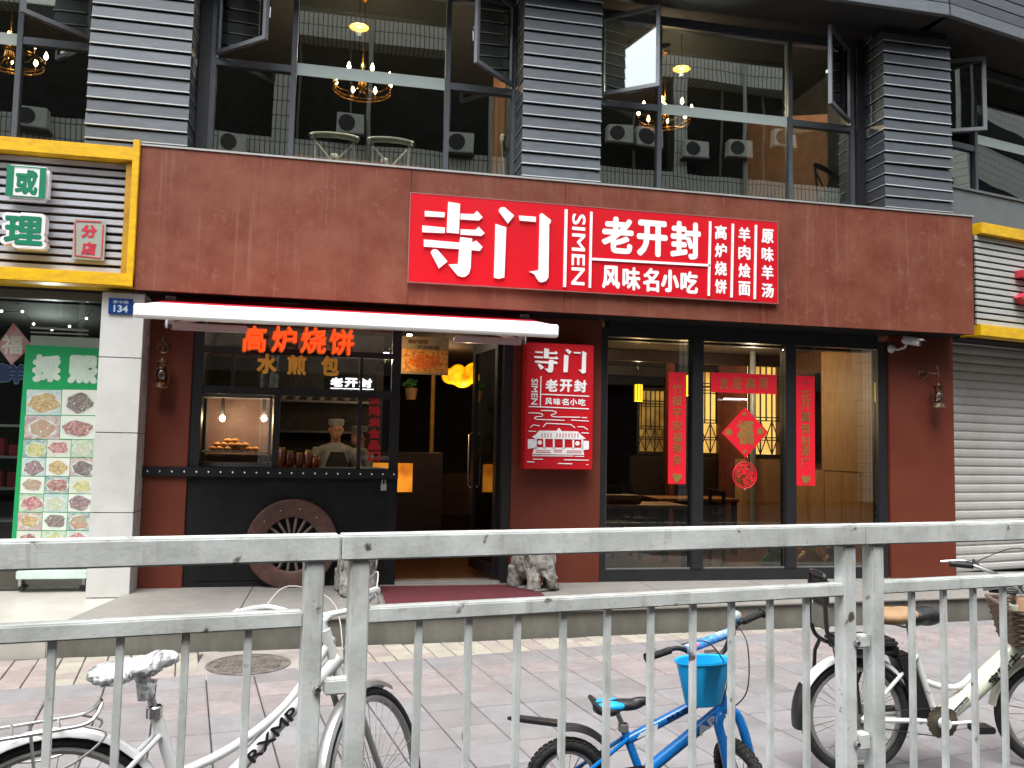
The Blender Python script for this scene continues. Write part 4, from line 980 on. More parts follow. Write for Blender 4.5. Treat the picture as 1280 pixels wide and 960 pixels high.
for px in (278, 330):
    c = q(px, 523, KY+.2); b = MB().ell((c.x, KY+.2, c.z), .028, .028, .034, 10).build('bulb', glow('warm_bulb', (1, .72, .38, 1), 14), fw_, smooth=True)
    MB().box(c.x-.015, c.x+.015, KY+.18, KY+.22, c.z+.03, Z_1).build('lamp_holder', black, fw_)
    l = bpy.data.lights.new('warmer_light', 'POINT'); l.energy = 3.2; l.color = (1, .75, .45); l.shadow_soft_size = .05; o = bpy.data.objects.new('warmer_light', l); C.objects.link(o); o.location = (c.x, KY+.12, c.z)
bun = mat('baked_bun', lin(200, 140, 76), .6, col2=lin(150, 88, 40), c2amt=.8, scale=20)
for k in range(14):
    row = 0 if k < 7 else 1 if k < 12 else 2
    x = X_0+.12+(k % 7 if row == 0 else (k-7)+.5 if row == 1 else (k-12)+2)*.068
    tag(MB().ell((0, 0, 0), .042, .042, .024, 10).build('flatbread', bun, smooth=True, loc=(x, KY+.15+random.uniform(-.03, .03), Z_0+.135+row*.04)), 'baked flatbread in the pile inside the lit food warmer', 'bread', 'flatbreads piled in the food warmer')
# jars at the counter
for k, (px, hh) in enumerate(((352, .2), (362, .17), (374, .15), (385, .18), (394, .13))):
    c = q(px, 580, KY)
    t = thing('sauce_jar', ['tall dark sauce jar next to the food warmer', 'second dark sauce jar from the food warmer', 'short amber sauce jar in the middle of the row', 'amber sauce jar with glinting lid', 'smallest amber sauce jar at the right end of the row'][k], 'jar', (c.x, KY+.02, ZC+.0), group='sauce jars on the stall counter')
    MB().lathe([(.001, .002), (.035, .002), (.04, .01), (.04, hh*.75), (.025, hh*.9)], n=14).build('body', mat('amber_sauce', lin(130, 62, 26), .15, coat=.5), t, smooth=True); MB().lathe([(.03, hh*.88), (.03, hh), (.001, hh)], n=14).build('lid', mat('gold_print', None), t)
MB().box(XS0+.1, XS1-.1, 8.63, 9.25, ZC-.05, ZC-.003).build('counter_top', ST, B)
# kitchen furniture + lit menu
mb = MB(); kb = tag(MB().box(-.6, .55, 10.6, 11.1, .2, 1.35).build('kitchen_bench', ST, bevel=.01), 'steel kitchen bench behind the cooks', 'bench')
kl = thing('kitchen_shelf', 'steel shelf on the kitchen wall with bowls', 'shelf', (0, 0, 0))
MB().box(-1.2, .4, 11.3, 11.58, 2.15, 2.18).build('board', ST, kl); MB().box(-1.2, .4, 11.3, 11.58, 1.75, 1.78).build('board', ST, kl)
for k in range(9): tag(MB().lathe([(.03, 0), (.07, .06), (.075, .065), (.066, .06), (.02, .008)], n=14).build('bowl', mat('bowl_white', lin(200, 190, 175), .3), smooth=True, loc=(-1.05+k*.165, 11.44, 2.182)), 'pale bowl standing on the upper kitchen shelf', 'bowl', 'bowls on the kitchen shelf')
lsg = thing('lit_sign', 'black hanging sign with glowing white characters inside the stall', 'sign')
LY = 9.5
X_0, X_1, Z_0, Z_1 = rectq(405, 466, 471, 492, LY); MB().box(X_0, X_1, LY, LY+.06, Z_0, Z_1).build('panel', blackm, lsg)
wl = glow('sign_white_glow', (.9, .9, 1, 1), 1.3)
for k, ch in enumerate('老开封'): mb = MB(); textq(mb, ch, 413+k*18, 472+k*.6, 429+k*18, 483.5+k*.6, LY-.001, bold=.05); mb.build('character', wl, lsg)
mb = MB(); textq(mb, '风味名小吃', 414, 487.5, 464, 491, LY-.001, bold=.02); barq(mb, (413, 485.2), (467, 486.8), .9, LY-.001); mb.build('lettering', wl, lsg)
MB().tube([(X_0+.05, LY+.03, Z_1), (X_0+.05, LY+.03, 3.1)], .004, 5).tube([(X_1-.05, LY+.03, Z_1), (X_1-.05, LY+.03, 3.1)], .004, 5).build('wire', black, lsg)
rl = thing('glass_lettering', 'upright row of red characters on the right pane of the stall', 'lettering')
rlm = mat('letter_red', lin(206, 30, 44), .5)
for k, ch in enumerate('饮鸿米食品口'):
    mb = MB(); textq(mb, ch, 460.5, 493+k*14.3, 475.5, 505.5+k*14.3, SY+.036, bold=.07); mb.build('character', rlm, rl)
tv = thing('hanging_poster', 'hanging food poster with a dish photo at the top of the doorway', 'poster')
PY = 9.2
X_0, X_1, Z_0, Z_1 = rectq(502, 421, 560.5, 468, PY); MB().box(X_0, X_1, PY, PY+.02, Z_0, Z_1).build('board', mat('poster_cream', lin(150, 128, 100), .5), tv)
mb = MB(); quadq(mb, [(503, 436), (560, 439), (560, 467), (503, 464)], PY-.001, .002); mb.build('dish_photo', mat('food_print', lin(150, 70, 30), .4, col2=lin(230, 170, 80), c2amt=1, scale=26, detail=4), tv)
mb = MB(); quadq(mb, [(531+19*cos(a), 452+9*sin(a)) for a in [i*pi/8 for i in range(16)]], PY-.0032, .002); mb.build('dish_photo', mat('food_print_b', lin(170, 60, 22), .3, col2=lin(226, 130, 50), c2amt=1, scale=40, detail=4), tv)
mb = MB(); textq(mb, '高炉烧饼', 510, 424.5, 535, 430, PY-.001, bold=.02); textq(mb, '羊肉烩面', 521, 432, 549, 437, PY-.001, bold=.02); mb.build('lettering', mat('print_brown', lin(96, 60, 30), .5), tv)
MB().tube([(X_0+.05, PY+.01, Z_1), (X_0+.05, PY+.01, 3.1)], .004, 5).tube([(X_1-.05, PY+.01, Z_1), (X_1-.05, PY+.01, 3.1)], .004, 5).build('wire', black, tv)
def point(nm, loc, e, col=(1, .72, .4), r=.03):
    r = .03
    l = bpy.data.lights.new(nm, 'POINT'); l.energy = e; l.color = col; l.shadow_soft_size = r; o = bpy.data.objects.new(nm, l); C.objects.link(o); o.location = loc
def spot_lamp(label, px, py, Y):
    c = q(px, py, Y); t = thing('ceiling_spot', label, 'lamp', c, group='small ceiling spotlights')
    MB().lathe([(.03, .06), (.04, 0), (.001, .002)], n=12).build('lamp_body', black, t); MB().ell((0, 0, -.005), .03, .03, .02, 10).build('lens', glow('warm_white_bulb', (1, .9, .7, 1), 12), t)
    point('spot_light', c-Vector((0, .02, .08)), 4)
spot_lamp('ceiling spotlight left of its pair behind the left pane', 796.5, 420, 10.4); spot_lamp('ceiling spotlight right of its pair behind the left pane', 811, 420, 10.4)
spot_lamp('ceiling spotlight at the upper left of the food poster', 483, 441, 8.95); spot_lamp('ceiling spotlight glowing on the food poster', 512, 418, 9.6)
# lumpy yellow lampshade
lc = q(584, 468, 10.2)
blob('cloud_lamp', [('e', (-.2, 0, -.03), .12, .1, .1), ('e', (-.06, 0, -.05), .14, .12, .12), ('e', (.08, .02, .02), .13, .12, .13), ('e', (.2, 0, .1), .13, .11, .14), ('e', (.3, 0, .0), .1, .1, .12), ('e', (-.12, -.05, .03), .1, .09, .09), ('e', (.16, -.05, -.05), .1, .09, .09)], glow('cloud_yellow', lin(250, 190, 20), .45, 1, lin(225, 140, 6), 9), .02, loc=lc)
tag(bpy.data.objects['cloud_lamp'], 'lumpy yellow paper lamp hanging inside the doorway', 'lamp', None); point('cloud_light', lc-Vector((0, .1, .35)), 4)
cgl = thing('service_counter', 'dark service counter with a glowing amber front inside the doorway', 'counter')
a_, b_ = q(480, 640, 10.6), q(519, 578, 10.6)
MB().box(a_.x-.3, b_.x+.35, 10.62, 11.3, .2, b_.z+.12).build('body', dwood, cgl); MB().box(a_.x-.3, q(515.5, 600, 10.6).x, 10.6, 10.615, q(505, 615, 10.6).z, q(505, 579, 10.6).z).build('lit_front', glow('amber_front', lin(226, 140, 40), .5, 1, lin(170, 90, 20), 3), cgl)
tag(MB().tube([(q(541, 500, 11.5).x, 11.5, .2), (q(541, 500, 11.5).x, 11.5, 2.9)], .03, 10).build('bamboo_pole', mat('bamboo', lin(190, 140, 60), .5)), 'upright bamboo pole in the middle of the doorway view', 'pole')
pl_ = thing('potted_plant', 'small potted plant on the counter inside the doorway', 'plant', q(514, 490, 10.9))
MB().lathe([(.001, -.1), (.06, -.1), (.08, .05)], n=14).build('pot', mat('pot_tan', lin(150, 110, 70), .6), pl_)
mb = MB()
for k in range(40):
    a = random.uniform(0, 6.3); e = random.uniform(.3, 1.4); r = random.uniform(.05, .13); c = Vector((cos(a)*cos(e)*r, sin(a)*cos(e)*r, .05+sin(e)*r)); u = Vector((random.uniform(-1, 1), random.uniform(-1, 1), random.uniform(-1, 1))).normalized()*.03; v = u.orthogonal()*.6
    mb.add([c-u, c-v, c+u, c+v], [(0, 1, 2, 3)])
mb.build('foliage', mat('leaf_green', None), pl_)
bench = thing('bench_seat', 'dark upholstered bench inside the doorway', 'bench', (1.45, 12.2, .2)); MB().box(-.2, 1.1, -.3, .3, 0, .45).build('seat', dwood, bench, bevel=.02); MB().box(-.2, 1.1, .3, .42, 0, 1.0).build('backrest', mat('seat_brown', lin(64, 36, 24), .6), bench, bevel=.02)
point('kitchen_light', (-.6, 9.9, 2.9), 1.3, (1, .85, .7), .25); point('kitchen_light', (.2, 10.9, 2.9), 1.6, (1, .85, .7), .25); point('dining_fill', (4.6, 12.5, 2.9), 12, (1, .74, .46), .3); point('dining_fill', (1.6, 12.6, 2.8), 6, (1, .62, .3), .2); point('dining_fill', (5.7, 10.9, 2.5), 15, (1, .8, .55), .2)  # last light has no fixture, added to brighten the tan side wall

# ------ cooks
skin = mat('skin', lin(176, 128, 104), .5, var=.08, objco=True); cloth = mat('cook_white', lin(160, 159, 157), .8, var=.2, scale=9, objco=True, bump=1.0, bscale=14); apron = mat('apron_black', (.02, .02, .022, 1), .8, objco=True)
def cook(label, loc, rz, s=1):
    t = thing('person', label, 'person', loc, rz)
    sh = [('e', (0, 0, 1.58), .075, .092, .115), ('e', (0, -.06, 1.52), .05, .045, .06), ('t', [(0, .01, 1.50), (0, .02, 1.38)], [.055, .06]), ('e', (0, -.095, 1.565), .012, .02, .022),
          ('t', [(0, .02, 1.38), (0, .02, 1.2), (0, .01, 1.0), (0, 0, .9)], [.10, .13, .12, .13]), ('e', (0, .02, 1.36), .19, .09, .06), ('e', (0, 0, .92), .16, .11, .12)]
    for k in (-1, 1):
        sh += [('t', [(k*.18, .02, 1.36), (k*.25, -.03, 1.12), (k*.15, -.27, 1.06), (k*.10, -.33, 1.04)], [.055, .042, .032, .026]), ('t', [(k*.09, 0, .9), (k*.1, -.02, .5), (k*.1, 0, .08)], [.09, .06, .045]), ('t', [(k*.1, .04, .04), (k*.1, -.16, .03)], [.045, .04]),
               ('e', (k*.077, 0, 1.57), .014, .02, .032), ('e', (k*.09, -.37, 1.03), .034, .045, .016)]
        for f in range(4): sh.append(('t', [(k*(.065+f*.018), -.40, 1.03), (k*(.065+f*.017), -.44-.006*(f in (1, 2)), 1.02), (k*(.068+f*.016), -.465-.01*(f in (1, 2)), 1.0)], [.0095, .009, .008]))
        sh.append(('t', [(k*.062, -.36, 1.03), (k*.04, -.39, 1.025), (k*.035, -.42, 1.015)], [.011, .0095, .008]))
    blob('body', sh, skin, .009, t, 1)
    sh = [('t', [(0, .02, 1.43), (0, .02, 1.3), (0, .015, 1.1), (0, .01, .8)], [.085, .15, .155, .165]), ('e', (0, .02, 1.35), .215, .11, .075)]
    for k in (-1, 1): sh += [('t', [(k*.18, .02, 1.36), (k*.26, -.03, 1.12), (k*.17, -.22, 1.07)], [.075, .064, .05])]
    blob('jacket', sh, cloth, .012, t, 4)
    blob('trousers', [('t', [(k*.09, 0, .86), (k*.1, -.02, .5), (k*.1, 0, .1)], [.115, .085, .07]) for k in (-1, 1)], apron, .015, t, 3)
    mb = MB(); mb.add([(-.075, -.165, 1.33), (.075, -.165, 1.33), (.15, -.185, 1.12), (.19, -.19, .55), (-.19, -.19, .55), (-.15, -.185, 1.12), (-.075, -.155, 1.33), (.075, -.155, 1.33), (.15, -.175, 1.12), (.19, -.18, .55), (-.19, -.18, .55), (-.15, -.175, 1.12)], [(5, 4, 3, 2, 1, 0), (6, 7, 8, 9, 10, 11), (0, 1, 7, 6), (1, 2, 8, 7), (2, 3, 9, 8), (3, 4, 10, 9), (4, 5, 11, 10), (5, 0, 6, 11)])
    mb.build('apron', apron, t)
    MB().lathe([(.083, 0), (.088, .03), (.094, .055), (.08, .072), (.001, .078)], (0, .005, 1.625), 20, sy=1.12).build('cap', cloth, t, smooth=True)
    MB().ell((0, .035, 1.6), .079, .075, .075, 12).build('hair', mat('hair_black', (.012, .011, .011, 1), .6), t, smooth=True)
    mb = MB()
    for k in (-1, 1): mb.ell((k*.03, -.088, 1.585), .011, .006, .006, 8)
    mb.build('eyes', mat('eye_dark', (.02, .015, .012, 1), .3), t); MB().ell((0, -.1, 1.515), .022, .006, .006, 8).build('mouth', mat('lips', lin(150, 84, 76), .5), t)
    return t
pc_ = q(420, 540, 9.75); cook('cook in white jacket and cap working behind the stall window', (pc_.x, 9.75, .2), R_(8))
pc_ = q(447, 540, 10.3); ck2 = cook('second cook in white half hidden behind the window bar', (pc_.x+.02, 10.35, .14), R_(-60))
tag(MB().lathe([(.05, 0), (.14, .08), (.15, .09), (.13, .075), (.03, .01)], n=18).build('mixing_bowl', mat('dough_tan', lin(190, 150, 110), .5), smooth=True, loc=(q(420, 570, 9.4).x, 9.4, 1.2)), 'tan mixing bowl in front of the first cook', 'bowl')
tag(MB().box(-.45, .6, 9.2, 9.55, .2, 1.19).build('prep_table', mat('prep_dark', (.03, .028, .026, 1), .5), bevel=.01), 'dark preparation table in front of the cooks', 'table')
# ================================================================== LEFT NEIGHBOUR SHOP
NB = thing('neighbour_shop', 'left neighbour shop with white pillar and big glass pane', 'building')
NY_ = 8.30
nyx1 = q(172, 270, FY).x-.003
# white pillar of large panels
zj = [ZP-.03] + [q(150, y, NY_).z for y in (641, 541, 447)] + [q(150, 366, NY_).z]
px0, px1 = q(126, 400, NY_).x, -1.803
for a, b in zip(zj[:-1], zj[1:]): MB().box(px0, px1, NY_, 8.9, a+.003, b-.003).build('tile_panel', tilew, NB, bevel=.003)
MB().box(px0+.01, px1-.01, NY_+.02, 8.88, ZP-.02, 3.0).build('pillar_core', mat('grout_grey', lin(110, 108, 104), .8), NB)
# sign board
zt0, zt1 = q(150, 182, FY).z, q(150, 199, FY).z; zb1, zb0 = q(150, 342, FY).z, q(150, 358, FY).z
nsg = thing('slatted_sign_board', 'yellow framed slatted sign board with green characters', 'sign')
MB().box(-7, nyx1, FY+.01, FY+.32, zt1, zt0).build('frame_rail', yellow, nsg, bevel=.006)
MB().box(-7, nyx1, FY-.03, FY+.32, zb0, zb1).build('frame_rail', yellow, nsg, bevel=.006)
MB().box(nyx1-.06, nyx1, FY-.04, FY+.33, zb0-.004, zt0+.06).build('frame_post', yellow, nsg, bevel=.005)
MB().box(nyx1-.13, nyx1-.062, FY+.05, FY+.32, zb1, zt1).build('frame_reveal', mat('mustard', lin(190, 145, 20), .5, var=.2), nsg)
mustard_b = mat('backing_brown', lin(120, 88, 36), .7, col2=lin(70, 56, 40), c2amt=.9, scale=3)
MB().box(-7, nyx1-.13, FY+.26, FY+.3, zb1, zt1).build('backing', mustard_b, nsg)
pn = 14; pt = (zt1-zb1)/pn
slm = None
for k in range(pn):
    if slm is None: o = MB().box(-7, nyx1-.135, 0, .028, 0, pt*.64).build('slat', alu, nsg, bevel=.003); slm = o.data
    else: o = bpy.data.objects.new('slat', slm); C.objects.link(o); o.parent = nsg
    o.location = (0, FY+.12+random.uniform(-.002, .002), zb1+k*pt+.02); o.rotation_euler = (0, random.uniform(-.0008, .0008), 0)
for px in (20, 137):
    x = q(px, 270, FY+.16).x; MB().box(x-.03, x+.03, FY+.16, FY+.2, zb1, zt1).build('batten', mat('batten_dark', lin(60, 52, 44), .7), nsg)
bxc = thing('box_character', 'white edged green box character guo above the other one', 'sign letter')
LYc = FY-.03
X_0, X_1, Z_0, Z_1 = rectq(6, 206, 60, 249, LYc)
lw = mat('box_letter_white', lin(236, 234, 238), .35, var=.03)
MB().box(X_0, X_1, LYc, LYc+.12, Z_0, Z_1).build('box', lw, bxc, bevel=.03)
w_, h_ = X_1-X_0, Z_1-Z_0
mb = MB()
for a, b in ((.03, .20), (.80, .95)): mb.box(X_0+a*w_, X_0+b*w_, LYc-.004, LYc-.001, Z_0+.05*h_, Z_1-.05*h_)
mb.box(X_0+.2*w_, X_0+.8*w_, LYc-.004, LYc-.001, Z_1-.09*h_, Z_1-.05*h_).box(X_0+.2*w_, X_0+.8*w_, LYc-.004, LYc-.001, Z_0+.05*h_, Z_0+.08*h_)
text(mb, '或', X_0+.24*w_, X_0+.77*w_, Z_0+.13*h_, Z_1-.14*h_, LYc-.001, bold=.05); mb.build('face', green, bxc)
bx2 = thing('box_character', 'white edged green box character li below the other one', 'sign letter')
X_0, X_1, Z_0, Z_1 = rectq(2, 267, 57, 309, LYc)
mb = MB(); text(mb, '理', X_0-.01, X_1+.01, Z_0-.01, Z_1+.01, LYc+.002, bold=.085, depth=.10); mb.build('box', lw, bx2)
mb = MB(); text(mb, '理', X_0+.02, X_1-.02, Z_0+.02, Z_1-.02, LYc-.002, bold=.045); mb.build('face', green, bx2)
bp_ = thing('branch_plate', 'small translucent plate with red characters on the slats', 'sign')
PYb = FY+.08
X_0, X_1, Z_0, Z_1 = rectq(91, 274, 131.5, 325, PYb)
MB().box(X_0, X_1, PYb, PYb+.012, Z_0, Z_1).build('plate', mat('plate_greygreen', lin(160, 168, 158), .3, var=.05), bp_, bevel=.002)
prd = mat('print_red', lin(206, 50, 70), .5, var=.15)
mb = MB(); textq(mb, '分', 101.5, 281, 121.5, 297.5, PYb-.001, bold=.06); textq(mb, '店', 101.5, 302.5, 120.5, 319, PYb-.001, bold=.06)
for a, b in (((94, 278), (94, 319)), ((129, 281), (127, 321)), ((95, 276), (127, 277.5)), ((94, 319.5), (127, 323))): barq(mb, a, b, 1.3, PYb-.001)
mb.build('print', prd, bp_)
# glazing and interior of the left shop
GY2 = 8.75
gx1 = px0
fr2 = mat('frame_pale_grey', lin(170, 174, 172), .4, .2)
MB().box(-7, gx1, GY2-.04, GY2+.06, zb0-.08, zb0).build('window_head', mat('head_grey', lin(110, 112, 104), .5), NB)
MB().box(gx1-.035, gx1, GY2-.04, GY2+.06, ZP-.03, zb0-.082).build('window_frame', fr2, NB)
zmid = q(80, 427, GY2).z
MB().box(-7, gx1-.036, GY2+.002, GY2+.010, ZP-.02, zb0-.082).build('pane', shopglass, NB)
MB().box(-7, 0-2.0, 9.0, 15, .05, .19).build('inner_floor', mat('wood_floor', lin(130, 96, 60), .4), NB)
MB().box(-7, -1.95, 9.0, 15, 2.95, 3.1).build('inner_ceiling', dark, NB); MB().box(-7, -1.9, 14, 14.1, 0, 3).build('inner_wall', mat('inner_wall_green', lin(46, 52, 46), .7), NB)
MB().box(-1.95, -1.91, 8.92, 15, 0, 3).build('inner_wall', mat('inner_wall_green', None), NB); MB().box(-7.1, -7, 8.6, 15, 0, 3).build('inner_wall', mat('inner_wall_green', None), NB)
stp = thing('towel_rail', 'white sticker band with a thin rail behind the left shop pane', 'rail')
X_0, X_1, Z_0, Z_1 = rectq(38, 421, 124, 434, GY2-.005); MB().box(X_0, X_1, GY2-.006, GY2, Z_0, Z_1).build('band', mat('sticker_pale', lin(176, 190, 182), .5, var=.05), stp)
MB().tube([(X_0, GY2-.02, Z_1+.03), (X_1-.1, GY2-.02, Z_1+.03)], .008, 6).tube([(X_0, GY2-.02, Z_1+.075), (X_1-.1, GY2-.02, Z_1+.07)], .012, 6).build('rail', fr2, stp)
st_ = thing('diamond_sticker', 'faded pink diamond sticker with fu character on the left pane', 'sticker')
mb = MB(); quadq(mb, [(-4, 432), (17, 403.5), (40.5, 432), (14, 456)], GY2-.006, .002); mb.build('paper', mat('sticker_pinkgrey', lin(184, 160, 160), .6, 0, .3, col2=lin(178, 96, 100), c2amt=.9, scale=5, stretch=(1, 1, 1)), st_)
mb = MB(); textq(mb, '福', 2, 419, 28, 443, GY2-.009, bold=.03); mb.build('character', mat('sticker_char', lin(214, 216, 204), .5), st_)
bl = thing('glass_lettering', 'dark blue outlined character at the far left of the pane', 'lettering')
mb = MB(); textq(mb, '鲜', -6, 455, 31, 479, GY2-.006, bold=.05); mb.build('character', mat('char_blue', lin(34, 52, 84), .4), bl); mb = MB(); textq(mb, '鲜', -7, 454, 32, 480, GY2-.003, bold=.07); mb.build('outline', mat('char_blue_edge', lin(110, 130, 150), .4), bl)
# menu board with the dish photographs
MYb = GY2-.05
mbd = thing('menu_board', 'tall green menu board full of dish photos on casters', 'menu board')
gmn = mat('board_green', lin(28, 156, 92), .4, 0, .5, var=.06)
mb = MB(); quadq(mb, [(33, 431), (124.5, 436), (112, 708), (13, 706)], MYb, .02); mb.build('board', gmn, mbd)
X_0, X_1, Z_0, Z_1 = rectq(22, 713, 110, 723, MYb-.05); MB().box(X_0, X_1, MYb-.1, MYb+.12, Z_0, Z_1).build('base_bar', mat('mint_white', lin(206, 226, 218), .4), mbd, bevel=.006)
for px in (27, 103):
    c = q(px, 728, MYb); MB().lathe([(.001, -.012), (.024, -.012), (.026, 0), (.024, .012), (.001, .012)], (c.x, MYb, ZP+.0), 14, axis='y').build('caster', blackp, mbd)
X_0, X_1 = q(22, 700, MYb).x, q(110, 700, MYb).x
for x in (X_0+.03, X_1-.03): MB().box(x-.012, x+.012, MYb-.0, MYb+.03, ZP, Z_0+.2).build('strut', fr2, mbd)
mb = MB(); textq(mb, '採', 40, 443, 77, 478, MYb-.022, bold=.075); textq(mb, '熙', 84.5, 444, 122.5, 480, MYb-.022, bold=.075); mb.build('lettering', mat('char_mint', lin(206, 226, 210), .5), mbd)
cells = []
def lx(y, u): 
    l = 33+(y-431)/(706-431)*(13-33)+ (0 if y < 480 else 0); r = 124.5+(y-436)/(708-436)*(112-124.5); return l+5+(r-l-5)*u
rows_ = [(487, 519, 2), (519.5, 549, 2), (549.5, 571.5, 3), (572, 595, 3), (595.5, 617, 3), (617.5, 640, 3), (640.5, 663, 3), (663.5, 688, 3), (688.5, 705, 3)]
bgc = [lin(150, 190, 196), lin(214, 222, 214), lin(160, 126, 140), lin(206, 224, 216), lin(96, 140, 150), lin(190, 200, 190), lin(140, 180, 150)]
fdc = [(lin(206, 150, 140), lin(160, 60, 60)), (lin(200, 178, 90), lin(170, 130, 50)), (lin(196, 110, 90), lin(120, 60, 50)), (lin(150, 176, 120), lin(200, 206, 180)), (lin(110, 80, 66), lin(70, 50, 46)), (lin(220, 196, 120), lin(160, 180, 90)), (lin(150, 100, 100), lin(90, 64, 70)), (lin(120, 150, 110), lin(180, 120, 80))]
rnd = random.Random(11); ci = 0
for (y0, y1, n_) in rows_:
    for k in range(n_):
        ym = (y0+y1)/2; xa, xb = lx(ym, k/n_)+.4, lx(ym, (k+1)/n_)-.4
        bgm = mat('photo_ground_%d' % (ci % 7), bgc[ci % 7], .3, 0, .5, col2=lin(214, 214, 196), c2amt=.8, scale=30)
        sl_ = .6
        mb = MB(); quadq(mb, [(xa+.5, y0), (xb+.5, y0+sl_), (xb-.7, y1+sl_-.5), (xa-.7, y1-.5)], MYb-.0215, .001); ph = mb.build('dish_photo', bgm, mbd)
        cx, cy_ = (xa+xb)/2+rnd.uniform(-1, 1), ym+rnd.uniform(-1, 2); rx, ry = (xb-xa)*rnd.uniform(.40, .50), (y1-y0)*rnd.uniform(.36, .47)
        mb = MB(); quadq(mb, [(cx+rx*cos(a), cy_+ry*sin(a)) for a in [i*pi/8 for i in range(16)]], MYb-.023, .0006); mb.build('plate', mat('plate_pale', lin(206, 214, 210), .3, var=.05), ph)
        fa, fb = fdc[(ci*3+1) % 8]
        mb = MB(); quadq(mb, [(cx+rx*.9*(1+.13*sin(5*a+ci))*cos(a), cy_+ry*.9*(1+.13*sin(4*a+ci))*sin(a)) for a in [i*pi/9 for i in range(18)]], MYb-.024, .0006)
        mb.build('food', mat('food_%d' % ((ci*3+1) % 8), tuple(c*.6+.22 for c in fa[:3])+(1,), .4, 0, .5, col2=tuple(c*.7+.1 for c in fb[:3])+(1,), c2amt=1, scale=42, detail=6, lo=.46, hi=.54, col3=lin(226, 226, 210), s3=55, t3=.68), ph); ci += 1
flt = glow('fairy_bulb', (1, 1, .9, 1), 2.5)
fl = thing('fairy_lights', 'string of small lights under the ceiling of the left shop', 'lights')
pts = [(2, 389), (28, 389.5), (42, 405), (65, 412), (87, 408), (108, 398), (118, 383)]
vv_ = [q(a, b, 9.3) for a, b in pts]; MB().tube(vv_, .003, 4).build('wire', black, fl)
for p in vv_: MB().ell(p, .014, .014, .014, 6).build('bulb', flt, fl)
shf = thing('shop_shelf', 'dim shelf with goods at the back of the left shop', 'shelf')
for k in range(4): MB().box(-4.2, -2.7, 11.2, 11.6, .6+k*.38, .63+k*.38).build('board', fr2, shf)
for x in (-4.2, -2.72): MB().box(x, x+.03, 11.2, 11.6, .19, 2.1).build('upright', fr2, shf)
for k in range(14):
    tag(MB().box(0, .13, 0, .2, 0, random.uniform(.12, .26)).build('carton', mat(random.choice(('carton_red', 'carton_white', 'carton_grey')), random.choice((lin(150, 40, 50), lin(170, 170, 170), lin(90, 96, 100))), .5), loc=(-4.1+(k % 7)*.19, 11.3, .632+(k//7)*.38+.38)), 'small carton standing on the shelf in the left shop', 'carton', 'cartons on the shelf of the left shop')
point('shop_lamp', (-3.2, 10.2, 2.6), 14, (.9, 1, .95), .2)

# ================================================================== RIGHT WING: upper windows, slatted board, shutter
def wplane(px, py, P0, ang):
    n = Vector((-sin(ang), cos(ang), 0)); d = ray(px, py); o_ = Vector((0, 0, EYE)); t = (Vector(P0)-o_).dot(n)/d.dot(n); p = o_+d*t
    return (p-Vector(P0)).dot(Vector((cos(ang), sin(ang), 0))), p.z
PW = Vector((7.05, 8.97, 0)); WMU = Matrix.Translation(PW) @ Matrix.Rotation(WA, 4, 'Z') @ Matrix.Translation((0, -UY, 0))
u1, _z = wplane(1217.5, 200, PW, WA); zsill = wplane(1190, 246, PW, WA)[1]
wC = window_group(.03, 6.0, u1, None, (wplane(1222, 180, PW, WA)[1], wplane(1222, 168.5, PW, WA)[1]), M=WMU)
sash(.06, 5.62, .62, .93, R_(38), 1, M=WMU)
sill_z0 = wplane(1220, 276, PW, WA)[1]
MB(WMU).box(-.02, 6.2, UY-.32, UY+.3, sill_z0-.3, zsill-.03).build('wing_band', mat('wing_grey', lin(104, 112, 116), .5, .2, var=.08), B, bevel=.004)
MB(WMU).box(-.02, 6.2, UY-.34, UY-.045, zsill-.03, zsill).build('wing_sill', spm, B)
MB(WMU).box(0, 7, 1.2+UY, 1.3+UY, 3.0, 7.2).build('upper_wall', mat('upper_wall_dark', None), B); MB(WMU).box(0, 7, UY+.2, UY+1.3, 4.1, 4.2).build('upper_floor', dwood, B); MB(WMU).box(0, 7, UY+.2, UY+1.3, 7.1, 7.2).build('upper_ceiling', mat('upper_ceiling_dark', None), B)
RS = thing('shutter_shop', 'right neighbour shop closed by a pale roller shutter', 'building')
P1 = Vector((7.30, 8.36, 0)); WB = Matrix.Translation(P1) @ Matrix.Rotation(WA, 4, 'Z')
wz = lambda y, x=1221: wplane(x, y, P1, WA)[1]
rsg = thing('slatted_sign_board', 'yellow framed pale slatted sign board right of the fascia', 'sign')
MB(WB).box(-.03, 6, -.02, .25, wz(291), wz(277)).build('frame_rail', yellow, rsg, bevel=.005)
MB(WB).box(-.08, 6, -.02, .25, wz(419), wz(405)).build('frame_rail', yellow, rsg, bevel=.005)
MB(WB).box(-.06, 6, .13, .16, wz(405), wz(291)).build('backing', mat('backing_dark', lin(40, 38, 36), .8), rsg)
MB(WB).box(-.06, 6.1, .16, .9, wz(419), wz(277)).build('board_box', dark, RS)
n_ = 14; pt = (wz(291)-wz(405))/n_; slm = None; palesl = mat('slat_pale', lin(196, 200, 196), .4, .2, var=.08, stretch=(1, 1, 6))
for k in range(n_):
    if slm is None: o = MB().box(-.05, 6, 0, .025, 0, pt*.72).build('slat', palesl, rsg, bevel=.003); slm = o.data
    else: o = bpy.data.objects.new('slat', slm); C.objects.link(o); o.parent = rsg
    o.location = WB @ Vector((0, .05, wz(405)+k*pt+.012)); o.rotation_euler = (0, 0, WA)
rch = thing('box_character', 'edge of a red box character at the right end of the slats', 'sign letter')
MBr = MB(WB); ua_, za_ = wplane(1273, 338, P1, WA); 
MBr.prism_xz([(ua_, za_), (ua_+.5, za_-.01), (ua_+.5, za_-.09), (ua_, za_-.085)], -.06, .045); ub_, zb_ = wplane(1271, 372, P1, WA)
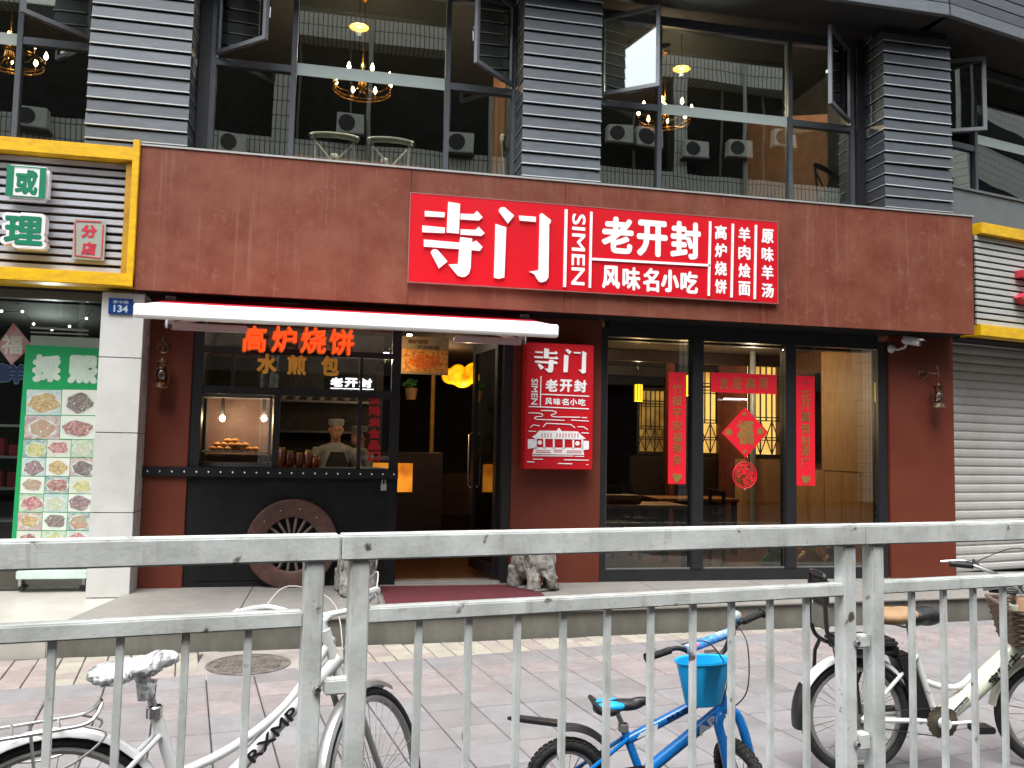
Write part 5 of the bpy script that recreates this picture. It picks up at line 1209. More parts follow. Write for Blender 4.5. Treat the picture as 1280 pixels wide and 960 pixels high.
MBr.prism_xz([(ub_, zb_), (ub_+.12, zb_+.07), (ub_+.5, zb_+.07), (ub_+.5, zb_-.07), (ub_+.1, zb_-.07)], -.06, .045); MBr.build('box', mat('box_red', lin(190, 50, 66), .4, var=.1), rch)
# shutter
P2 = Vector((7.08, 8.9, 0)); W2 = Matrix.Translation(P2) @ Matrix.Rotation(WA, 4, 'Z')
zz1 = wplane(1215, 426, P2, WA)[1]; z0_ = .215; pit = .107; k = 0; z = z0_; shm = mat('shutter_metal', lin(196, 195, 193), .45, .1, .5, col2=lin(174, 170, 164), c2amt=.7, scale=2, stretch=(1, 1, .5)); sme = None
shut = thing('roller_shutter', 'closed pale grey roller shutter of ribbed slats', 'shutter')
while z < zz1:
    if sme is None:
        mb = MB(); prof = [(.0, 0), (-.004, .004), (-.016, .018), (-.02, .05), (-.016, .086), (-.002, .1), (.0, pit-.001), (.01, pit-.001), (.01, 0)]
        mb.prism_yz(prof, 0, 6); o = mb.build('slat', shm, shut); sme = o.data
    else: o = bpy.data.objects.new('slat', sme); C.objects.link(o); o.parent = shut
    o.location = W2 @ Vector((0, 0, z)); o.rotation_euler = (0, 0, WA); z += pit
MB(W2).box(.02, 6, .02, .6, 0, 3.3).build('shop_body', dark, RS)
MB(W2).box(-.1, 6, -.06, .0, zz1-.02, wz(419)-.002).build('shutter_head', mat('head_dark', lin(60, 56, 50), .6), RS)

# ================================================================== UPSTAIRS: chandeliers and chairs
amber = mat('brass_ring', lin(170, 120, 50), .25, .9)
bulb = glow('candle_bulb', (1, .74, .4, 1), 22)
ch0 = None
def chandelier(label, px, py, Y, n=8):
    c = q(px, py, Y); t = thing('chandelier', label, 'chandelier', c, group='ring chandeliers with candle bulbs')
    Rr = .36
    MB().tube([(Rr*cos(a), Rr*sin(a), -.10) for a in [2*pi*i/36 for i in range(36)]], .012, 6, closed=True).tube([(Rr*.97*cos(a), Rr*.97*sin(a), -.06) for a in [2*pi*i/36 for i in range(36)]], .007, 6, closed=True).build('ring', amber, t, smooth=True)
    MB().lathe([(.001, -.16), (.03, -.14), (.02, -.1), (.05, -.06), (.05, .1), (.02, .14), (.001, .15)], n=16).build('hub', amber, t, smooth=True)
    for k in range(n):
        a = 2*pi*k/n+.3; x, y = cos(a), sin(a)
        MB().tube([(x*.04, y*.04, -.05), (x*.15, y*.15, -.15), (x*.28, y*.28, -.14), (x*Rr, y*Rr, -.09), (x*Rr, y*Rr, .0)], .007, 6).build('arm', amber, t, smooth=True)
        MB().lathe([(.001, 0), (.014, .008), (.024, .03), (.016, .065), (.001, .095)], (x*Rr, y*Rr, .005), 10).build('bulb', bulb, t, smooth=True)
    MB().tube([(0, 0, .14), (0, 0, 7.1-c.z)], .008, 6).build('chain', amber, t); MB().lathe([(.001, 7.1-c.z-.05), (.06, 7.1-c.z-.03), (.07, 7.1-c.z)], n=20).build('ceiling_rose', amber, t)
    point('chandelier_light', c+Vector((0, 0, .22)), 45, (1, .74, .42), .03)
chandelier('ring chandelier behind the window above the left half of the fascia', 453, 103, 10.2); chandelier('ring chandelier behind the window beside the bright open sash', 831, 142, 10.6); chandelier('ring chandelier at the far left behind the left neighbour window', 12, 66, 10.2)
def uplamp(label, px, py, Y):
    c = q(px, py, Y); t = thing('pendant_lamp', label, 'lamp', c, group='small brass pendant lamps upstairs')
    MB().lathe([(.03, .05), (.06, .035), (.11, .0), (.108, -.004), (.02, .03)], n=20).build('shade', amber, t, smooth=True); MB().ell((0, 0, .008), .014, .014, .016, 8).build('bulb', glow('dim_bulb', (1, .74, .4, 1), 5), t)
    MB().tube([(0, 0, .05), (0, 0, 7.15-c.z)], .005, 5).build('cord', black, t); point('pendant_light', c-Vector((0, 0, .06)), 42, (1, .9, .76))
uplamp('small brass pendant lamp above the ring chandelier in the left window', 449, 34, 9.25); uplamp('small brass pendant lamp above the ring chandelier in the right window', 852, 86, 9.3)
def xchair(label, px, py, Y, rz, m, s=1):
    c = q(px, py, Y); zb = 4.24; h = c.z-zb
    t = thing('cross_back_chair', label, 'chair', (c.x, Y, zb), rz, group='cross back chairs upstairs'); w = .23*s
    MB().box(-.21, .21, -.42, 0, h-.5, h-.46).build('seat', m, t, bevel=.01)
    for k in (-1, 1):
        MB().tube([(k*w*.86, .0, 0), (k*w*.88, .0, h-.45), (k*w*.92, .03, h-.06)], .016, 8).build('leg', m, t, smooth=True); MB().tube([(k*w*.8, -.4, 0), (k*w*.8, -.38, h-.47)], .015, 8).build('leg', m, t, smooth=True)
        MB().tube([(k*w*.88, .03, h-.1), (0, .0, h-.34), (-k*w*.5, -.01, h-.5)], .012, 8).build('cross_brace', m, t, smooth=True)
    mb = MB(); 
    top = [(w*1.12*cos(a), .05*sin(a), h-.05+.055*sin(a)) for a in [pi*i/12 for i in range(13)]]
    mb.tube(top, .024, 8); mb.tube([(p[0]*.97, p[1], p[2]-.03) for p in top], .018, 8); mb.build('top_rail', m, t, smooth=True)
cw = mat('chair_white', lin(244, 246, 240), .4, 0, .5, var=.04); cdk = mat('chair_dark', lin(46, 40, 36), .4)
xchair('white cross back chair behind the window, left one of two', 418, 166, 9.2, R_(0), cw, 1.0); xchair('white cross back chair behind the window, right one of two', 489, 172, 9.22, R_(0), cw, .97)
xchair('white cross back chair seen edge on beside the middle column', 633, 176, 9.3, R_(75), cw); xchair('dark cross back chair behind the window beside the right column', 1032, 208, 9.5, R_(30), cdk)
ut = thing('upstairs_table', 'wooden table upstairs behind the two white chairs', 'table', (.1, 10.3, 4.24)); MB().box(-.8, .8, -.35, .35, .70, .75).build('tabletop', wood, ut)
for sx in (-.7, .7):
    for sy in (-.28, .28): MB().box(sx-.03, sx+.03, sy-.03, sy+.03, 0, .7).build('leg', dwood, ut)
for k, x in enumerate((-.15, .45)): tag(MB().lathe([(.03, 0), (.05, .02), (.055, .07), (.04, .09), (.001, .1)], n=14).build('teapot', cw, smooth=True, loc=(x, 10.1, 4.992)), ['white teapot on the upstairs table, the left of two', 'white teapot on the upstairs table, the right of two'][k], 'teapot', 'white teapots upstairs')

# ================================================================== STREET FENCE
FP = Vector((.077, 2.30, 0)); FM = Matrix.Translation(FP) @ Matrix.Rotation(FA, 4, 'Z')
def fq(px, py): return wplane(px, py, FP, FA)
zA1, zA0 = fq(500, 666)[1], fq(500, 697)[1]; zB1, zB0 = fq(500, 756)[1], fq(500, 775)[1]
print('fence z', zA1, zA0, zB1, zB0)
def fence(label, px0, px1, posts, bars, connectors, dz=0.0, u_rail=(None, None)):
    t = thing('street_fence', label, 'fence', (0, 0, 0), group='pale grey street fence sections')
    u0 = fq(px0, 670)[0]; u1 = fq(px1, 670)[0]; hw = .024
    MB(FM).box(u0, u1-.0015, -.035, .035, zA0+dz, zA1+dz).build('top_rail', fencep, t, bevel=.005)
    lo, hi = u_rail
    MB(FM).box(lo, hi, -.024, .024, zB0+dz, zB1+dz).build('rail', fencep, t, bevel=.004)
    MB(FM).box(lo, hi, -.024, .024, .12, .16).build('rail', fencep, t, bevel=.004)
    for px in posts:
        u = fq(px, 700)[0]; MB(FM).box(u-.0255, u+.0255, -.0255, .0255, .0, zA0+dz-.001).build('post', fencep, t, bevel=.004)
        MB(FM).box(u-.05, u+.05, -.06, .06, .0, .012).build('foot_plate', fencep, t)
    me = None
    for px in bars:
        u = fq(px, 870)[0]
        if me is None: o = MB().box(-.0095, .0095, -.0095, .0095, .161, zB0+dz-.001).build('bar', fencep, t, bevel=.002); me = o.data
        else: o = bpy.data.objects.new('bar', me); C.objects.link(o); o.parent = t
        o.location = FM @ Vector((u, 0, 0)); o.rotation_euler = (0, 0, FA+random.uniform(-.03, .03))
    for (pa, pb, ya, yb) in connectors:
        ua = fq(pa, ya)[0]; ub = fq(pb, ya)[0]; za = fq((pa+pb)/2, ya)[1]; zb = fq((pa+pb)/2, yb)[1]
        MB(FM).box(ua, ub, -.02, .02, zb, za).build('connector', fencep, t, bevel=.004)
        MB(FM).lathe([(.001, -.04), (.008, -.038), (.012, -.028), (.012, -.02)], (ua-.02, -.0, (za+zb)/2), 8, axis='y').build('bolt', chrome, t)
pu = lambda px: fq(px, 700)[0]
fence('left street fence section in front of the white bicycle', -420, 425, (392.5,), (-120, -30, 62, 147, 229, 307), ((405, 436, 847, 866),), .0, (fq(-420, 800)[0], pu(392.5)-.026))
fence('middle street fence section in front of the blue bicycle', 425.5, 1074, (449, 1056), (521, 583.5, 645, 702.5, 758, 812.5, 865.5, 914, 962.5, 1008), ((1069, 1083, 793, 808), (1069, 1083, 915, 935)), .0, (pu(449)+.026, pu(1056)-.026))
fence('right street fence section in front of the pale electric bicycle', 1074.5, 1700, (1091,), (1141, 1181, 1218.5, 1256, 1293, 1330, 1366, 1402), (), .0, (pu(1091)+.026, fq(1700, 740)[0]))

# ================================================================== BICYCLES
def wheel(parent, c, R, tr, nsp, rimm, steer=0.0, rimw=.012, knob=0, hubr=.02, hubw=.05):
    Mx = (steer if isinstance(steer, Matrix) else Matrix.Identity(4)) @ Matrix.Translation(c)
    circ = lambda rad, n: [(rad*cos(2*pi*i/n), 0, rad*sin(2*pi*i/n)) for i in range(n)]
    hub = MB().lathe([(.004, -hubw), (hubr, -hubw+.005), (hubr, -hubw+.012), (hubr*.6, -hubw+.016), (hubr*.6, hubw-.016), (hubr, hubw-.012), (hubr, hubw-.005), (.004, hubw)], n=14, axis='y')
    wobj = MB().tube(circ(R-2*tr-.008, 48), rimw, 8, closed=True).build('wheel', rimm, parent, smooth=True)
    wobj.matrix_local = Mx
    ty = MB()
    ty.tube(circ(R-tr, 56), tr, 10, closed=True)
    if knob:
        for i in range(knob):
            a = 2*pi*i/knob
            for s in (-1, 0, 1):
                M_ = Matrix.Rotation(-a-(s != 0)*.03, 4, 'Y') @ Matrix.Translation((R-tr, 0, 0)) @ Matrix.Rotation(s*.62, 4, 'Z')
                k_ = MB(M_); k_.box(tr-.002, tr+.004, -tr*.22, tr*.22, -R*pi/knob*.62, R*pi/knob*.62); ty.v += []; ty.add(k_.v, k_.f)
    ty.build('tyre', rubber, wobj, smooth=True)
    hub.build('hub', silver, wobj, smooth=True)
    me = None
    for i in range(nsp):
        if me is None: o = MB().box(-.0011, .0011, -.0011, .0011, hubr, R-2*tr-.012).build('spoke', silver, wobj); me = o.data
        else: o = bpy.data.objects.new('spoke', me); C.objects.link(o); o.parent = wobj
        a = 2*pi*i/nsp; o.rotation_euler = (0, 0, 0)
        o.matrix_local = Matrix.Rotation(a, 4, 'Y') @ Matrix.Rotation((.05 if i % 2 else -.05), 4, 'X') @ Matrix.Rotation((.12 if i % 4 < 2 else -.12), 4, 'Y')
    return wobj
def mudguard(mb, c, R, a0, a1, w, steer=0, n=22, r=None):
    "curved channel; angles in degrees anticlockwise from forward, seen from the rider's right"
    Mx = (steer if isinstance(steer, Matrix) else Matrix.Identity(4)) @ Matrix.Translation(c); P = []
    prof = [(-w, -.014), (-w*.8, .0), (-w*.3, .007), (w*.3, .007), (w*.8, .0), (w, -.014)]
    for i in range(n+1):
        a = R_(a0+(a1-a0)*i/n)
        for (y, d) in prof: P.append(Mx @ Vector(((R+d)*cos(a), y, (R+d)*sin(a))))
        
    m = len(prof); fs = [(i*m+k, i*m+k+1, (i+1)*m+k+1, (i+1)*m+k) for i in range(n) for k in range(m-1)]
    fs2 = [f[::-1] for f in fs]; off = len(P)
    P2 = []
    for i in range(n+1):
        a = R_(a0+(a1-a0)*i/n)
        for (y, d) in prof: P2.append(Mx @ Vector(((R+d-.003)*cos(a), y, (R+d-.003)*sin(a))))
    mb.add(P, fs); mb.add(P2, fs2)
def curve(pts, n=6):
    "smooth curve through points"
    P = [Vector(p) for p in pts]; out = []
    for i in range(len(P)-1):
        p0 = P[max(i-1, 0)]; p1 = P[i]; p2 = P[i+1]; p3 = P[min(i+2, len(P)-1)]
        for k in range(n):
            t = k/n; out.append(.5*((2*p1)+(p2-p0)*t+(2*p0-5*p1+4*p2-p3)*t*t+(3*p1-p0-3*p2+p3)*t**3))
    out.append(P[-1]); return out
def steer_m(piv, a, tilt=19):
    "turn about the tilted steering axis through piv"
    return Matrix.Translation(piv) @ Matrix.Rotation(a, 4, Vector((-sin(R_(tilt)), 0, cos(R_(tilt))))) @ Matrix.Translation(-Vector(piv))
def steer_pt(piv, a, p): return steer_m(piv, a) @ Vector(p)
def tube_text(body, A, Bp, h, yoff, m, parent, bold=.04):
    "writing along a tube from A to B on its camera side"
    A = Vector(A); Bp = Vector(Bp); d = Bp-A; L_ = d.length; ang = math.atan2(d.z, d.x)
    M_ = Matrix.Translation(A) @ Matrix.Rotation(math.atan2(d.y, math.hypot(d.x, 0)), 4, 'Z') @ Matrix.Rotation(-ang, 4, 'Y')
    mb = MB(M_); text(mb, body, 0, L_, -h/2, h/2, yoff, bold=bold); return mb.build('lettering', m, parent)

# --- white city bicycle
cb_pos = Vector((-.86, 2.96, 0)); cf_pos = Vector((.20, 3.33, 0)); wa = math.atan2(cf_pos.y-cb_pos.y, cf_pos.x-cb_pos.x)
cb_ = thing('bicycle', 'white city bicycle with plastic wrapped saddle behind the left fence', 'bicycle', cb_pos, wa)
R = .35; WBs = 1.12; ST_ = R_(40)
hub_r = (0, 0, R); hub_f = Vector((WBs, 0, R))
hb = Vector((.955, 0, .76)); ht = Vector((.89, 0, .95))
fpiv = hb; SM = steer_m(fpiv, ST_)
wheel(cb_, hub_r, R, .017, 28, silver, 0, .014)
wheel(cb_, hub_f, R, .017, 28, silver, SM, .014)
mb = MB(); mudguard(mb, hub_r, R+.02, 8, 208, .026); mb.build('mudguard', bikewhite, cb_, smooth=True)
mb = MB(); mudguard(mb, hub_f, R+.02, 62, 200, .026, SM); mb.build('mudguard', silver, cb_, smooth=True)
bb = Vector((.455, 0, .30)); stt = Vector((.31, 0, .74))
fm = MB(); fm.tube([bb, stt], .020, 10).tube([hb, ht], .021, 10)
fm.tube(curve([(hb.x-.03, 0, .92), (.76, 0, .70), (.57, 0, .575), (.37, 0, .51)]), .0165, 10)
fm.build('frame', bikewhite, cb_, smooth=True)
dtA, dtB = Vector((hb.x-.005, 0, .845)), Vector((.41, 0, .325))
MB().tube([dtA, dtB], .027, 14).build('down_tube', bikewhite, cb_, smooth=True)
for s in (-1, 1):
    MB().tube([(.33, s*.02, .66), (.03, s*.055, R+.03), (0, s*.06, R)], .009, 8).build('seat_stay', bikewhite, cb_, smooth=True)
    MB().tube([(.45, s*.03, .30), (0, s*.06, R)], .011, 8).build('chain_stay', bikewhite, cb_, smooth=True)
    MB().tube(curve([SM @ Vector(p) for p in ((WBs, s*.05, R), (1.055, s*.05, .48), (.955, s*.045, .76))]), .012, 8).build('fork_leg', silver, cb_, smooth=True)
fc = MB(SM @ Matrix.Translation((.955, 0, .755))); fc.box(-.03, .03, -.06, .06, -.014, .014).build('fork_crown', silver, cb_, bevel=.004)
hbm = MB(); hbm.tube([ht, (.885, 0, .98), (.905, 0, 1.0)], .013, 8)
for s in (-1, 1): hbm.tube([steer_pt(fpiv, ST_, p) for p in curve([(.905, 0, 1.0), (.93, s*.12, 1.01), (.89, s*.24, 1.06), (.76, s*.28, 1.06), (.68, s*.28, 1.035)])], .0115, 8)
hbm.build('handlebar', bikewhite, cb_, smooth=True)
for s in (-1, 1):
    MB().tube([steer_pt(fpiv, ST_, p) for p in ((.76, s*.28, 1.06), (.66, s*.28, 1.03))], .016, 10).build('grip', mat('grip_grey', lin(190, 190, 186), .6), cb_, smooth=True)
    MB().tube([steer_pt(fpiv, ST_, p) for p in curve([(.86, s*.25, 1.05), (.82, s*.28, 1.02), (.70, s*.30, 1.005)])], .006, 6).build('brake_lever', silver, cb_, smooth=True)
    MB().tube([steer_pt(fpiv, ST_, p) for p in curve([(.86, s*.25, 1.05), (.97, s*.2, 1.13), (1.05, s*.05, 1.03), (.98, 0, .76)])], .0026, 5).build('brake_cable', mat('cable_pale', lin(196, 196, 192), .4), cb_, smooth=True)
# saddle in clear wrap
wrapm = mat('plastic_wrap', lin(228, 230, 234), .14, 0, .8, col2=lin(60, 60, 64), c2amt=1, scale=14, bump=1.0, bscale=30, objco=True, lo=.60, hi=.66, coat=1)
sdd = blob('saddle', [('e', (.175, 0, .875), .075, .085, .035), ('e', (.25, 0, .885), .085, .055, .034), ('e', (.325, 0, .905), .06, .030, .030), ('t', [(.28, 0, .84), (.28, 0, .78)], [.034, .026])], wrapm, .008, cb_, 1)
for v in sdd.data.vertices:
    n_ = random.Random(int(v.co.x*90)*7+int(v.co.y*90)*13+int(v.co.z*90)).uniform(-.006, .008); v.co += Vector((v.co.x-.25, v.co.y, v.co.z-.88)).normalized()*n_
MB().tube([stt, (.275, 0, .85)], .013, 10).build('seat_post', chrome, cb_, smooth=True)
MB().lathe([(.021, -.02), (.026, -.018), (.026, .015), (.021, .02)], (.311, 0, .735), 14).build('seat_clamp', chrome, cb_, smooth=True)
rk = MB()
for s in (-1, 1):
    rk.tube(curve([(.15, s*.02, .79), (.11, s*.055, .745), (.0, s*.06, .735), (-.33, s*.06, .725)]), .006, 8); rk.tube(curve([(.1, s*.06, .735), (.16, s*.065, .70), (.05, s*.065, .62), (-.1, s*.065, .62), (-.28, s*.062, .72)]), .004, 6); rk.tube([(-.05, s*.062, .73), (-.02, s*.065, .5), (0, s*.065, R)], .005, 6)
rk.tube([(-.33, -.06, .725), (-.36, 0, .725), (-.33, .06, .725)], .006, 8)
for x in (-.25, -.1, .03): rk.tube([(x, -.06, .735), (x, .06, .735)], .004, 6)
rk.build('luggage_rack', silver, cb_, smooth=True)
MB().lathe([(.001, -.01), (.085, -.01), (.09, 0), (.085, .01), (.001, .01)], (bb.x, -.045, bb.z), 24, axis='y').build('chainwheel', silver, cb_, smooth=True)
for s in (-1, 1):
    MB().tube([(bb.x, s*.06, bb.z), (bb.x+s*.1, s*.075, bb.z-.13)], .009, 8).build('crank', silver, cb_); MB().box(bb.x+s*.1-.045, bb.x+s*.1+.045, s*.08, s*.08+s*.08, bb.z-.145, bb.z-.12).build('pedal', blackp, cb_)
blk = mat('decal_black', (.02, .02, .022, 1), .4, objco=True)
pt_ = lambda t: Vector(((1-t)**2*hb.x+2*t*(1-t)*.72+t*t*bb.x, 0, (1-t)**2*.815+2*t*(1-t)*.50+t*t*bb.z))
A = dtA.lerp(dtB, .60); Bq = dtA.lerp(dtB, .31)
tube_text('RXMP', A, Bq, .044, -.0285, blk, cb_, .04)
tube_text('2 6', (.80, 0, .70), (.86, 0, .77), .012, -.017, blk, cb_)

# --- blue children's bicycle
kb_ = thing('bicycle', 'small blue children bicycle with light blue bucket basket', 'bicycle', (1.04, 3.66, 0), R_(-6))
R = .185; KW = .80; KS = R_(-74); kp = Vector((.70, 0, .49)); KM = steer_m(kp, KS, 15)
wheel(kb_, (0, 0, R), R, .026, 20, silver, 0, .010, knob=44)
wheel(kb_, (KW, 0, R), R, .026, 20, silver, KM, .010, knob=44)
bb = Vector((.33, 0, .205)); sT = Vector((.245, 0, .415)); h0 = Vector((.705, 0, .49)); h1 = Vector((.68, 0, .59))
fb = MB(); fb.tube([bb, sT], .019, 12).tube([h0, h1], .026, 12).tube([(h0.x-.012, 0, .57), (.26, 0, .355)], .022, 12).tube([(h0.x+.0, 0, .495), (.52, 0, .35), bb], .027, 12)
fb.build('frame', bikeblue, kb_, smooth=True)
for s in (-1, 1):
    MB().tube([(.265, s*.02, .37), (0, s*.06, R)], .0095, 8).build('seat_stay', bikeblue, kb_, smooth=True); MB().tube([bb+Vector((0, s*.03, 0)), (0, s*.06, R)], .011, 8).build('chain_stay', bikeblue, kb_, smooth=True)
    MB().tube([KM @ Vector(p) for p in curve([(KW, s*.062, R), (.765, s*.06, .36), (.73, s*.052, .45), (.715, s*.02, .48)])], .022, 10).build('fork_leg', bikeblue, kb_, smooth=True)
# saddle
sadm = [('e', (.17, 0, .495), .065, .075, .03), ('e', (.25, 0, .51), .09, .04, .026), ('e', (.33, 0, .525), .06, .022, .02)]
blob('saddle', sadm, blackp, .007, kb_, 2); blob('saddle_patch', [('e', (.185, -.028, .512), .066, .034, .021), ('e', (.185, .028, .512), .066, .034, .021)], lightblue, .007, kb_, 2)
MB().tube([(.14, -.07, .50), (.105, -.05, .53), (.10, 0, .54), (.105, .05, .53), (.14, .07, .50)], .011, 8).build('saddle_handle', blackp, kb_, smooth=True)
MB().tube([sT, (.215, 0, .485)], .012, 10).build('seat_post', chrome, kb_, smooth=True); MB().lathe([(.018, -.018), (.024, -.014), (.024, .014), (.018, .018)], (.246, 0, .412), 12).build('seat_clamp', silver, kb_, smooth=True)
mb = MB(); mudguard(mb, (0, 0, R+.02), R+.035, 38, 100, .035); 
mb.add([(-.04, -.034, .44), (-.04, .034, .44), (-.21, .028, .462), (-.27, .006, .462), (-.27, -.006, .462), (-.21, -.028, .462), (-.04, -.034, .425), (-.04, .034, .425), (-.21, .028, .446), (-.27, .006, .452), (-.27, -.006, .452), (-.21, -.028, .446)], [(0, 1, 2, 3, 4, 5), (11, 10, 9, 8, 7, 6), (0, 5, 11, 6), (5, 4, 10, 11), (4, 3, 9, 10), (3, 2, 8, 9), (2, 1, 7, 8)])
mb.build('mudguard', blackp, kb_, smooth=False)
# steering unit
def sp(p): return KM @ Vector((p[0]+.10, p[1], p[2]+.085))
MB().tube([sp(p) for p in ((.585, 0, .49), (.565, 0, .60), (.565, 0, .63))], .0145, 10).build('stem', blackp, kb_, smooth=True)
MB().box(-.03, .03, -.028, .028, -.022, .022).build('stem_clamp', silver, kb_, loc=sp((.565, 0, .645)), rot=(0, 0, KS))
MB().tube([sp(p) for p in curve([(.53, -.29, .735), (.54, -.17, .735), (.56, -.10, .69), (.565, -.05, .645), (.565, .05, .645), (.56, .10, .69), (.54, .17, .735), (.53, .29, .735)])], .0105, 10).build('handlebar', blackp, kb_, smooth=True)
for s in (-1, 1):
    MB().tube([sp((.537, s*.20, .735)), sp((.53, s*.315, .735))], [.016, .0155], 10).build('grip', rubber, kb_, smooth=True)
    MB().tube([sp((.53, s*.315, .735)), sp((.53, s*.322, .735))], [.023, .023], 14).build('grip_end', rubber, kb_, smooth=True)
pad = MB(); pad.tube([sp((.552, -.13, .718)), sp((.552, .13, .718))], .021, 12); pad.build('handlebar_pad', mat('pad_print', lin(226, 226, 226), .4, col2=lin(20, 130, 200), c2amt=1, scale=7, objco=True, col3=lin(222, 110, 140), s3=13, t3=.6, lo=.47, hi=.5), kb_, smooth=True)
MB().ell(sp((.54, .165, .775)), .024, .024, .026, 12).build('bell', mat('bell_cyan', lin(40, 190, 214), .3, col2=lin(230, 140, 40), c2amt=1, scale=14, objco=True, lo=.62, hi=.64), kb_, smooth=True)
for pts in (((.55, -.15, .75), (.62, -.06, .76), (.66, 0, .62), (.63, -.02, .45)), ((.55, .15, .75), (.66, .12, .70), (.68, .08, .50), (.60, .03, .38))): MB().tube([sp(p) for p in curve(pts)], .003, 5).build('brake_cable', blackp, kb_, smooth=True)
bkM = Matrix.Translation(sp((.69, -.16, .535))) @ Matrix.Rotation(KS, 4, 'Z') @ Matrix.Scale(1.12, 4)
bk = MB(bkM)
prof = [(.001, 0), (.058, 0), (.062, .006), (.092, .158), (.098, .162), (.098, .17), (.089, .166), (.056, .012), (.001, .01)]
bk.lathe(prof, n=28, sx=.75, sy=1.25); bk.build('bucket_basket', lightblue, kb_, smooth=True)
tube_text('MAGI', (.44, 0, .450), (.545, 0, .499), .022, -.0232, mat('decal_navy', lin(16, 26, 80), .3, objco=True), kb_, .06)
tube_text('ER', (.61, 0, .531), (.66, 0, .554), .022, -.0232, mat('decal_white', lin(230, 232, 236), .3, objco=True), kb_, .06)
tube_text('AP', (.575, 0, .392), (.66, 0, .457), .038, -.0282, mat('decal_white', None), kb_, .08)
mb = MB(Matrix.Translation((.30, 0, .376)) @ Matrix.Rotation(-math.atan2(.16, .345), 4, 'Y')); mb.prism_xz([(0, -.008), (.10, -.012), (.11, .010), (.02, .006)], -.0238, -.0215); mb.build('decal_stripe', mat('decal_white', None), kb_)
MB().lathe([(.001, -.006), (.05, -.006), (.055, 0), (.001, .004)], (bb.x, -.035, bb.z), 22, axis='y').build('chain_guard', blackp, kb_, smooth=True)
mb = MB(); mb.prism_xz([(bb.x-.01, bb.z+.06), (bb.x+.05, bb.z+.03), (bb.x+.05, bb.z-.03), (0, R-.03), (0, R+.04)], -.055, -.042); mb.build('chain_case', blackp, kb_, bevel=.004)
for s in (-1, 1):
    MB().tube([(bb.x, s*.06, bb.z), (bb.x+s*.07, s*.07, bb.z-.06)], .008, 8).build('crank', silver, kb_); MB().box(bb.x+s*.07-.035, bb.x+s*.07+.035, s*.075, s*.075+s*.065, bb.z-.07, bb.z-.05).build('pedal', blackp, kb_)
    MB().tube([(0, s*.07, R), (-.02, s*.15, R-.02), (-.02, s*.17, .07)], .007, 8).build('training_wheel_arm', silver, kb_); MB().lathe([(.001, -.014), (.05, -.014), (.055, 0), (.05, .014), (.001, .014)], (-.02, s*.18, .056), 18, axis='y').build('training_wheel', bikeblue, kb_, smooth=True)

# --- pale electric bicycle
ea = math.atan2(-.10, 1.0)
eb = thing('electric_bicycle', 'pale electric bicycle with child seat and wicker basket behind the right fence', 'electric bicycle', (2.66, 3.98, 0), ea)
R = .295; EW = 1.10; ES = R_(-16); ep = Vector((.93, 0, .66)); EM = steer_m(ep, ES)
pearl = mat('ebike_pearl', lin(222, 226, 208), .28, 0, .5, var=.05, objco=True, coat=.5)
wheel(eb, (0, 0, R), R, .024, 30, silver, 0, .014, hubr=.075, hubw=.055); hf = (EW, 0, R); wheel(eb, hf, R, .024, 28, silver, EM, .014)
mb = MB(); mudguard(mb, (0, 0, R), R+.022, 25, 165, .036); mb.build('mudguard', bikewhite, eb, smooth=True)
mb = MB(); mudguard(mb, (0, 0, R), R+.03, 150, 190, .05); mb.build('mud_flap', blackp, eb, smooth=True)
mb = MB(); mudguard(mb, hf, R+.022, 30, 175, .034, EM); mb.build('mudguard', pearl, eb, smooth=True)
bb = Vector((.44, 0, .275))
MB().tube(curve([(.945, 0, .685), (.77, 0, .52), (.60, 0, .375), bb+Vector((.02, 0, -.0))]), [.05]*6+[.052]*6+[.045]*6+[.04], 14).build('down_tube', pearl, eb, smooth=True)
MB().tube([(.94, 0, .64), (.895, 0, .86)], .026, 12).build('head_tube', pearl, eb, smooth=True)
MB().tube([bb, (.315, 0, .66)], .02, 10).tube(curve([(.37, 0, .47), (.46, 0, .44), (.57, 0, .435), (.66, 0, .50)]), .017, 10).build('frame', bikewhite, eb, smooth=True)
for s in (-1, 1):
    MB().tube([(.335, s*.02, .60), (.0, s*.07, R)], .010, 8).build('seat_stay', bikewhite, eb, smooth=True); MB().tube([bb+Vector((0, s*.04, 0)), (0, s*.07, R)], .013, 8).build('chain_stay', bikewhite, eb, smooth=True)
    MB().tube([steer_pt(ep, ES, p) for p in ((EW, s*.06, R), (.955, s*.05, .64))], .015, 8).build('fork_leg', silver, eb, smooth=True)
mb = MB(); mb.prism_xz([(.20, .60), (.29, .62), (.40, .30), (.33, .25)], -.05, .05); mb.build('battery', blackp, eb, bevel=.012)
MB().tube([(.315, 0, .66), (.295, 0, .76)], .014, 10).build('seat_post', chrome, eb, smooth=True)
tanm = mat('saddle_tan', lin(168, 134, 98), .55, objco=True)
blob('saddle', [('e', (.20, 0, .80), .11, .10, .045), ('e', (.27, 0, .81), .10, .08, .038)], tanm, .009, eb, 2)
blob('saddle_nose', [('e', (.39, 0, .80), .10, .06, .052), ('e', (.335, 0, .80), .07, .078, .048)], blackp, .009, eb, 2)
mb = MB()
for s in (-1, 1): mb.tube([(.28+.018*cos(a), s*.04, .745+.004*a) for a in [i*.7 for i in range(18)]], .005, 6); mb.tube([(.18, s*.04, .77), (.25, s*.04, .75), (.36, s*.03, .765)], .006, 6)
mb.build('saddle_springs', chrome, eb, smooth=True)
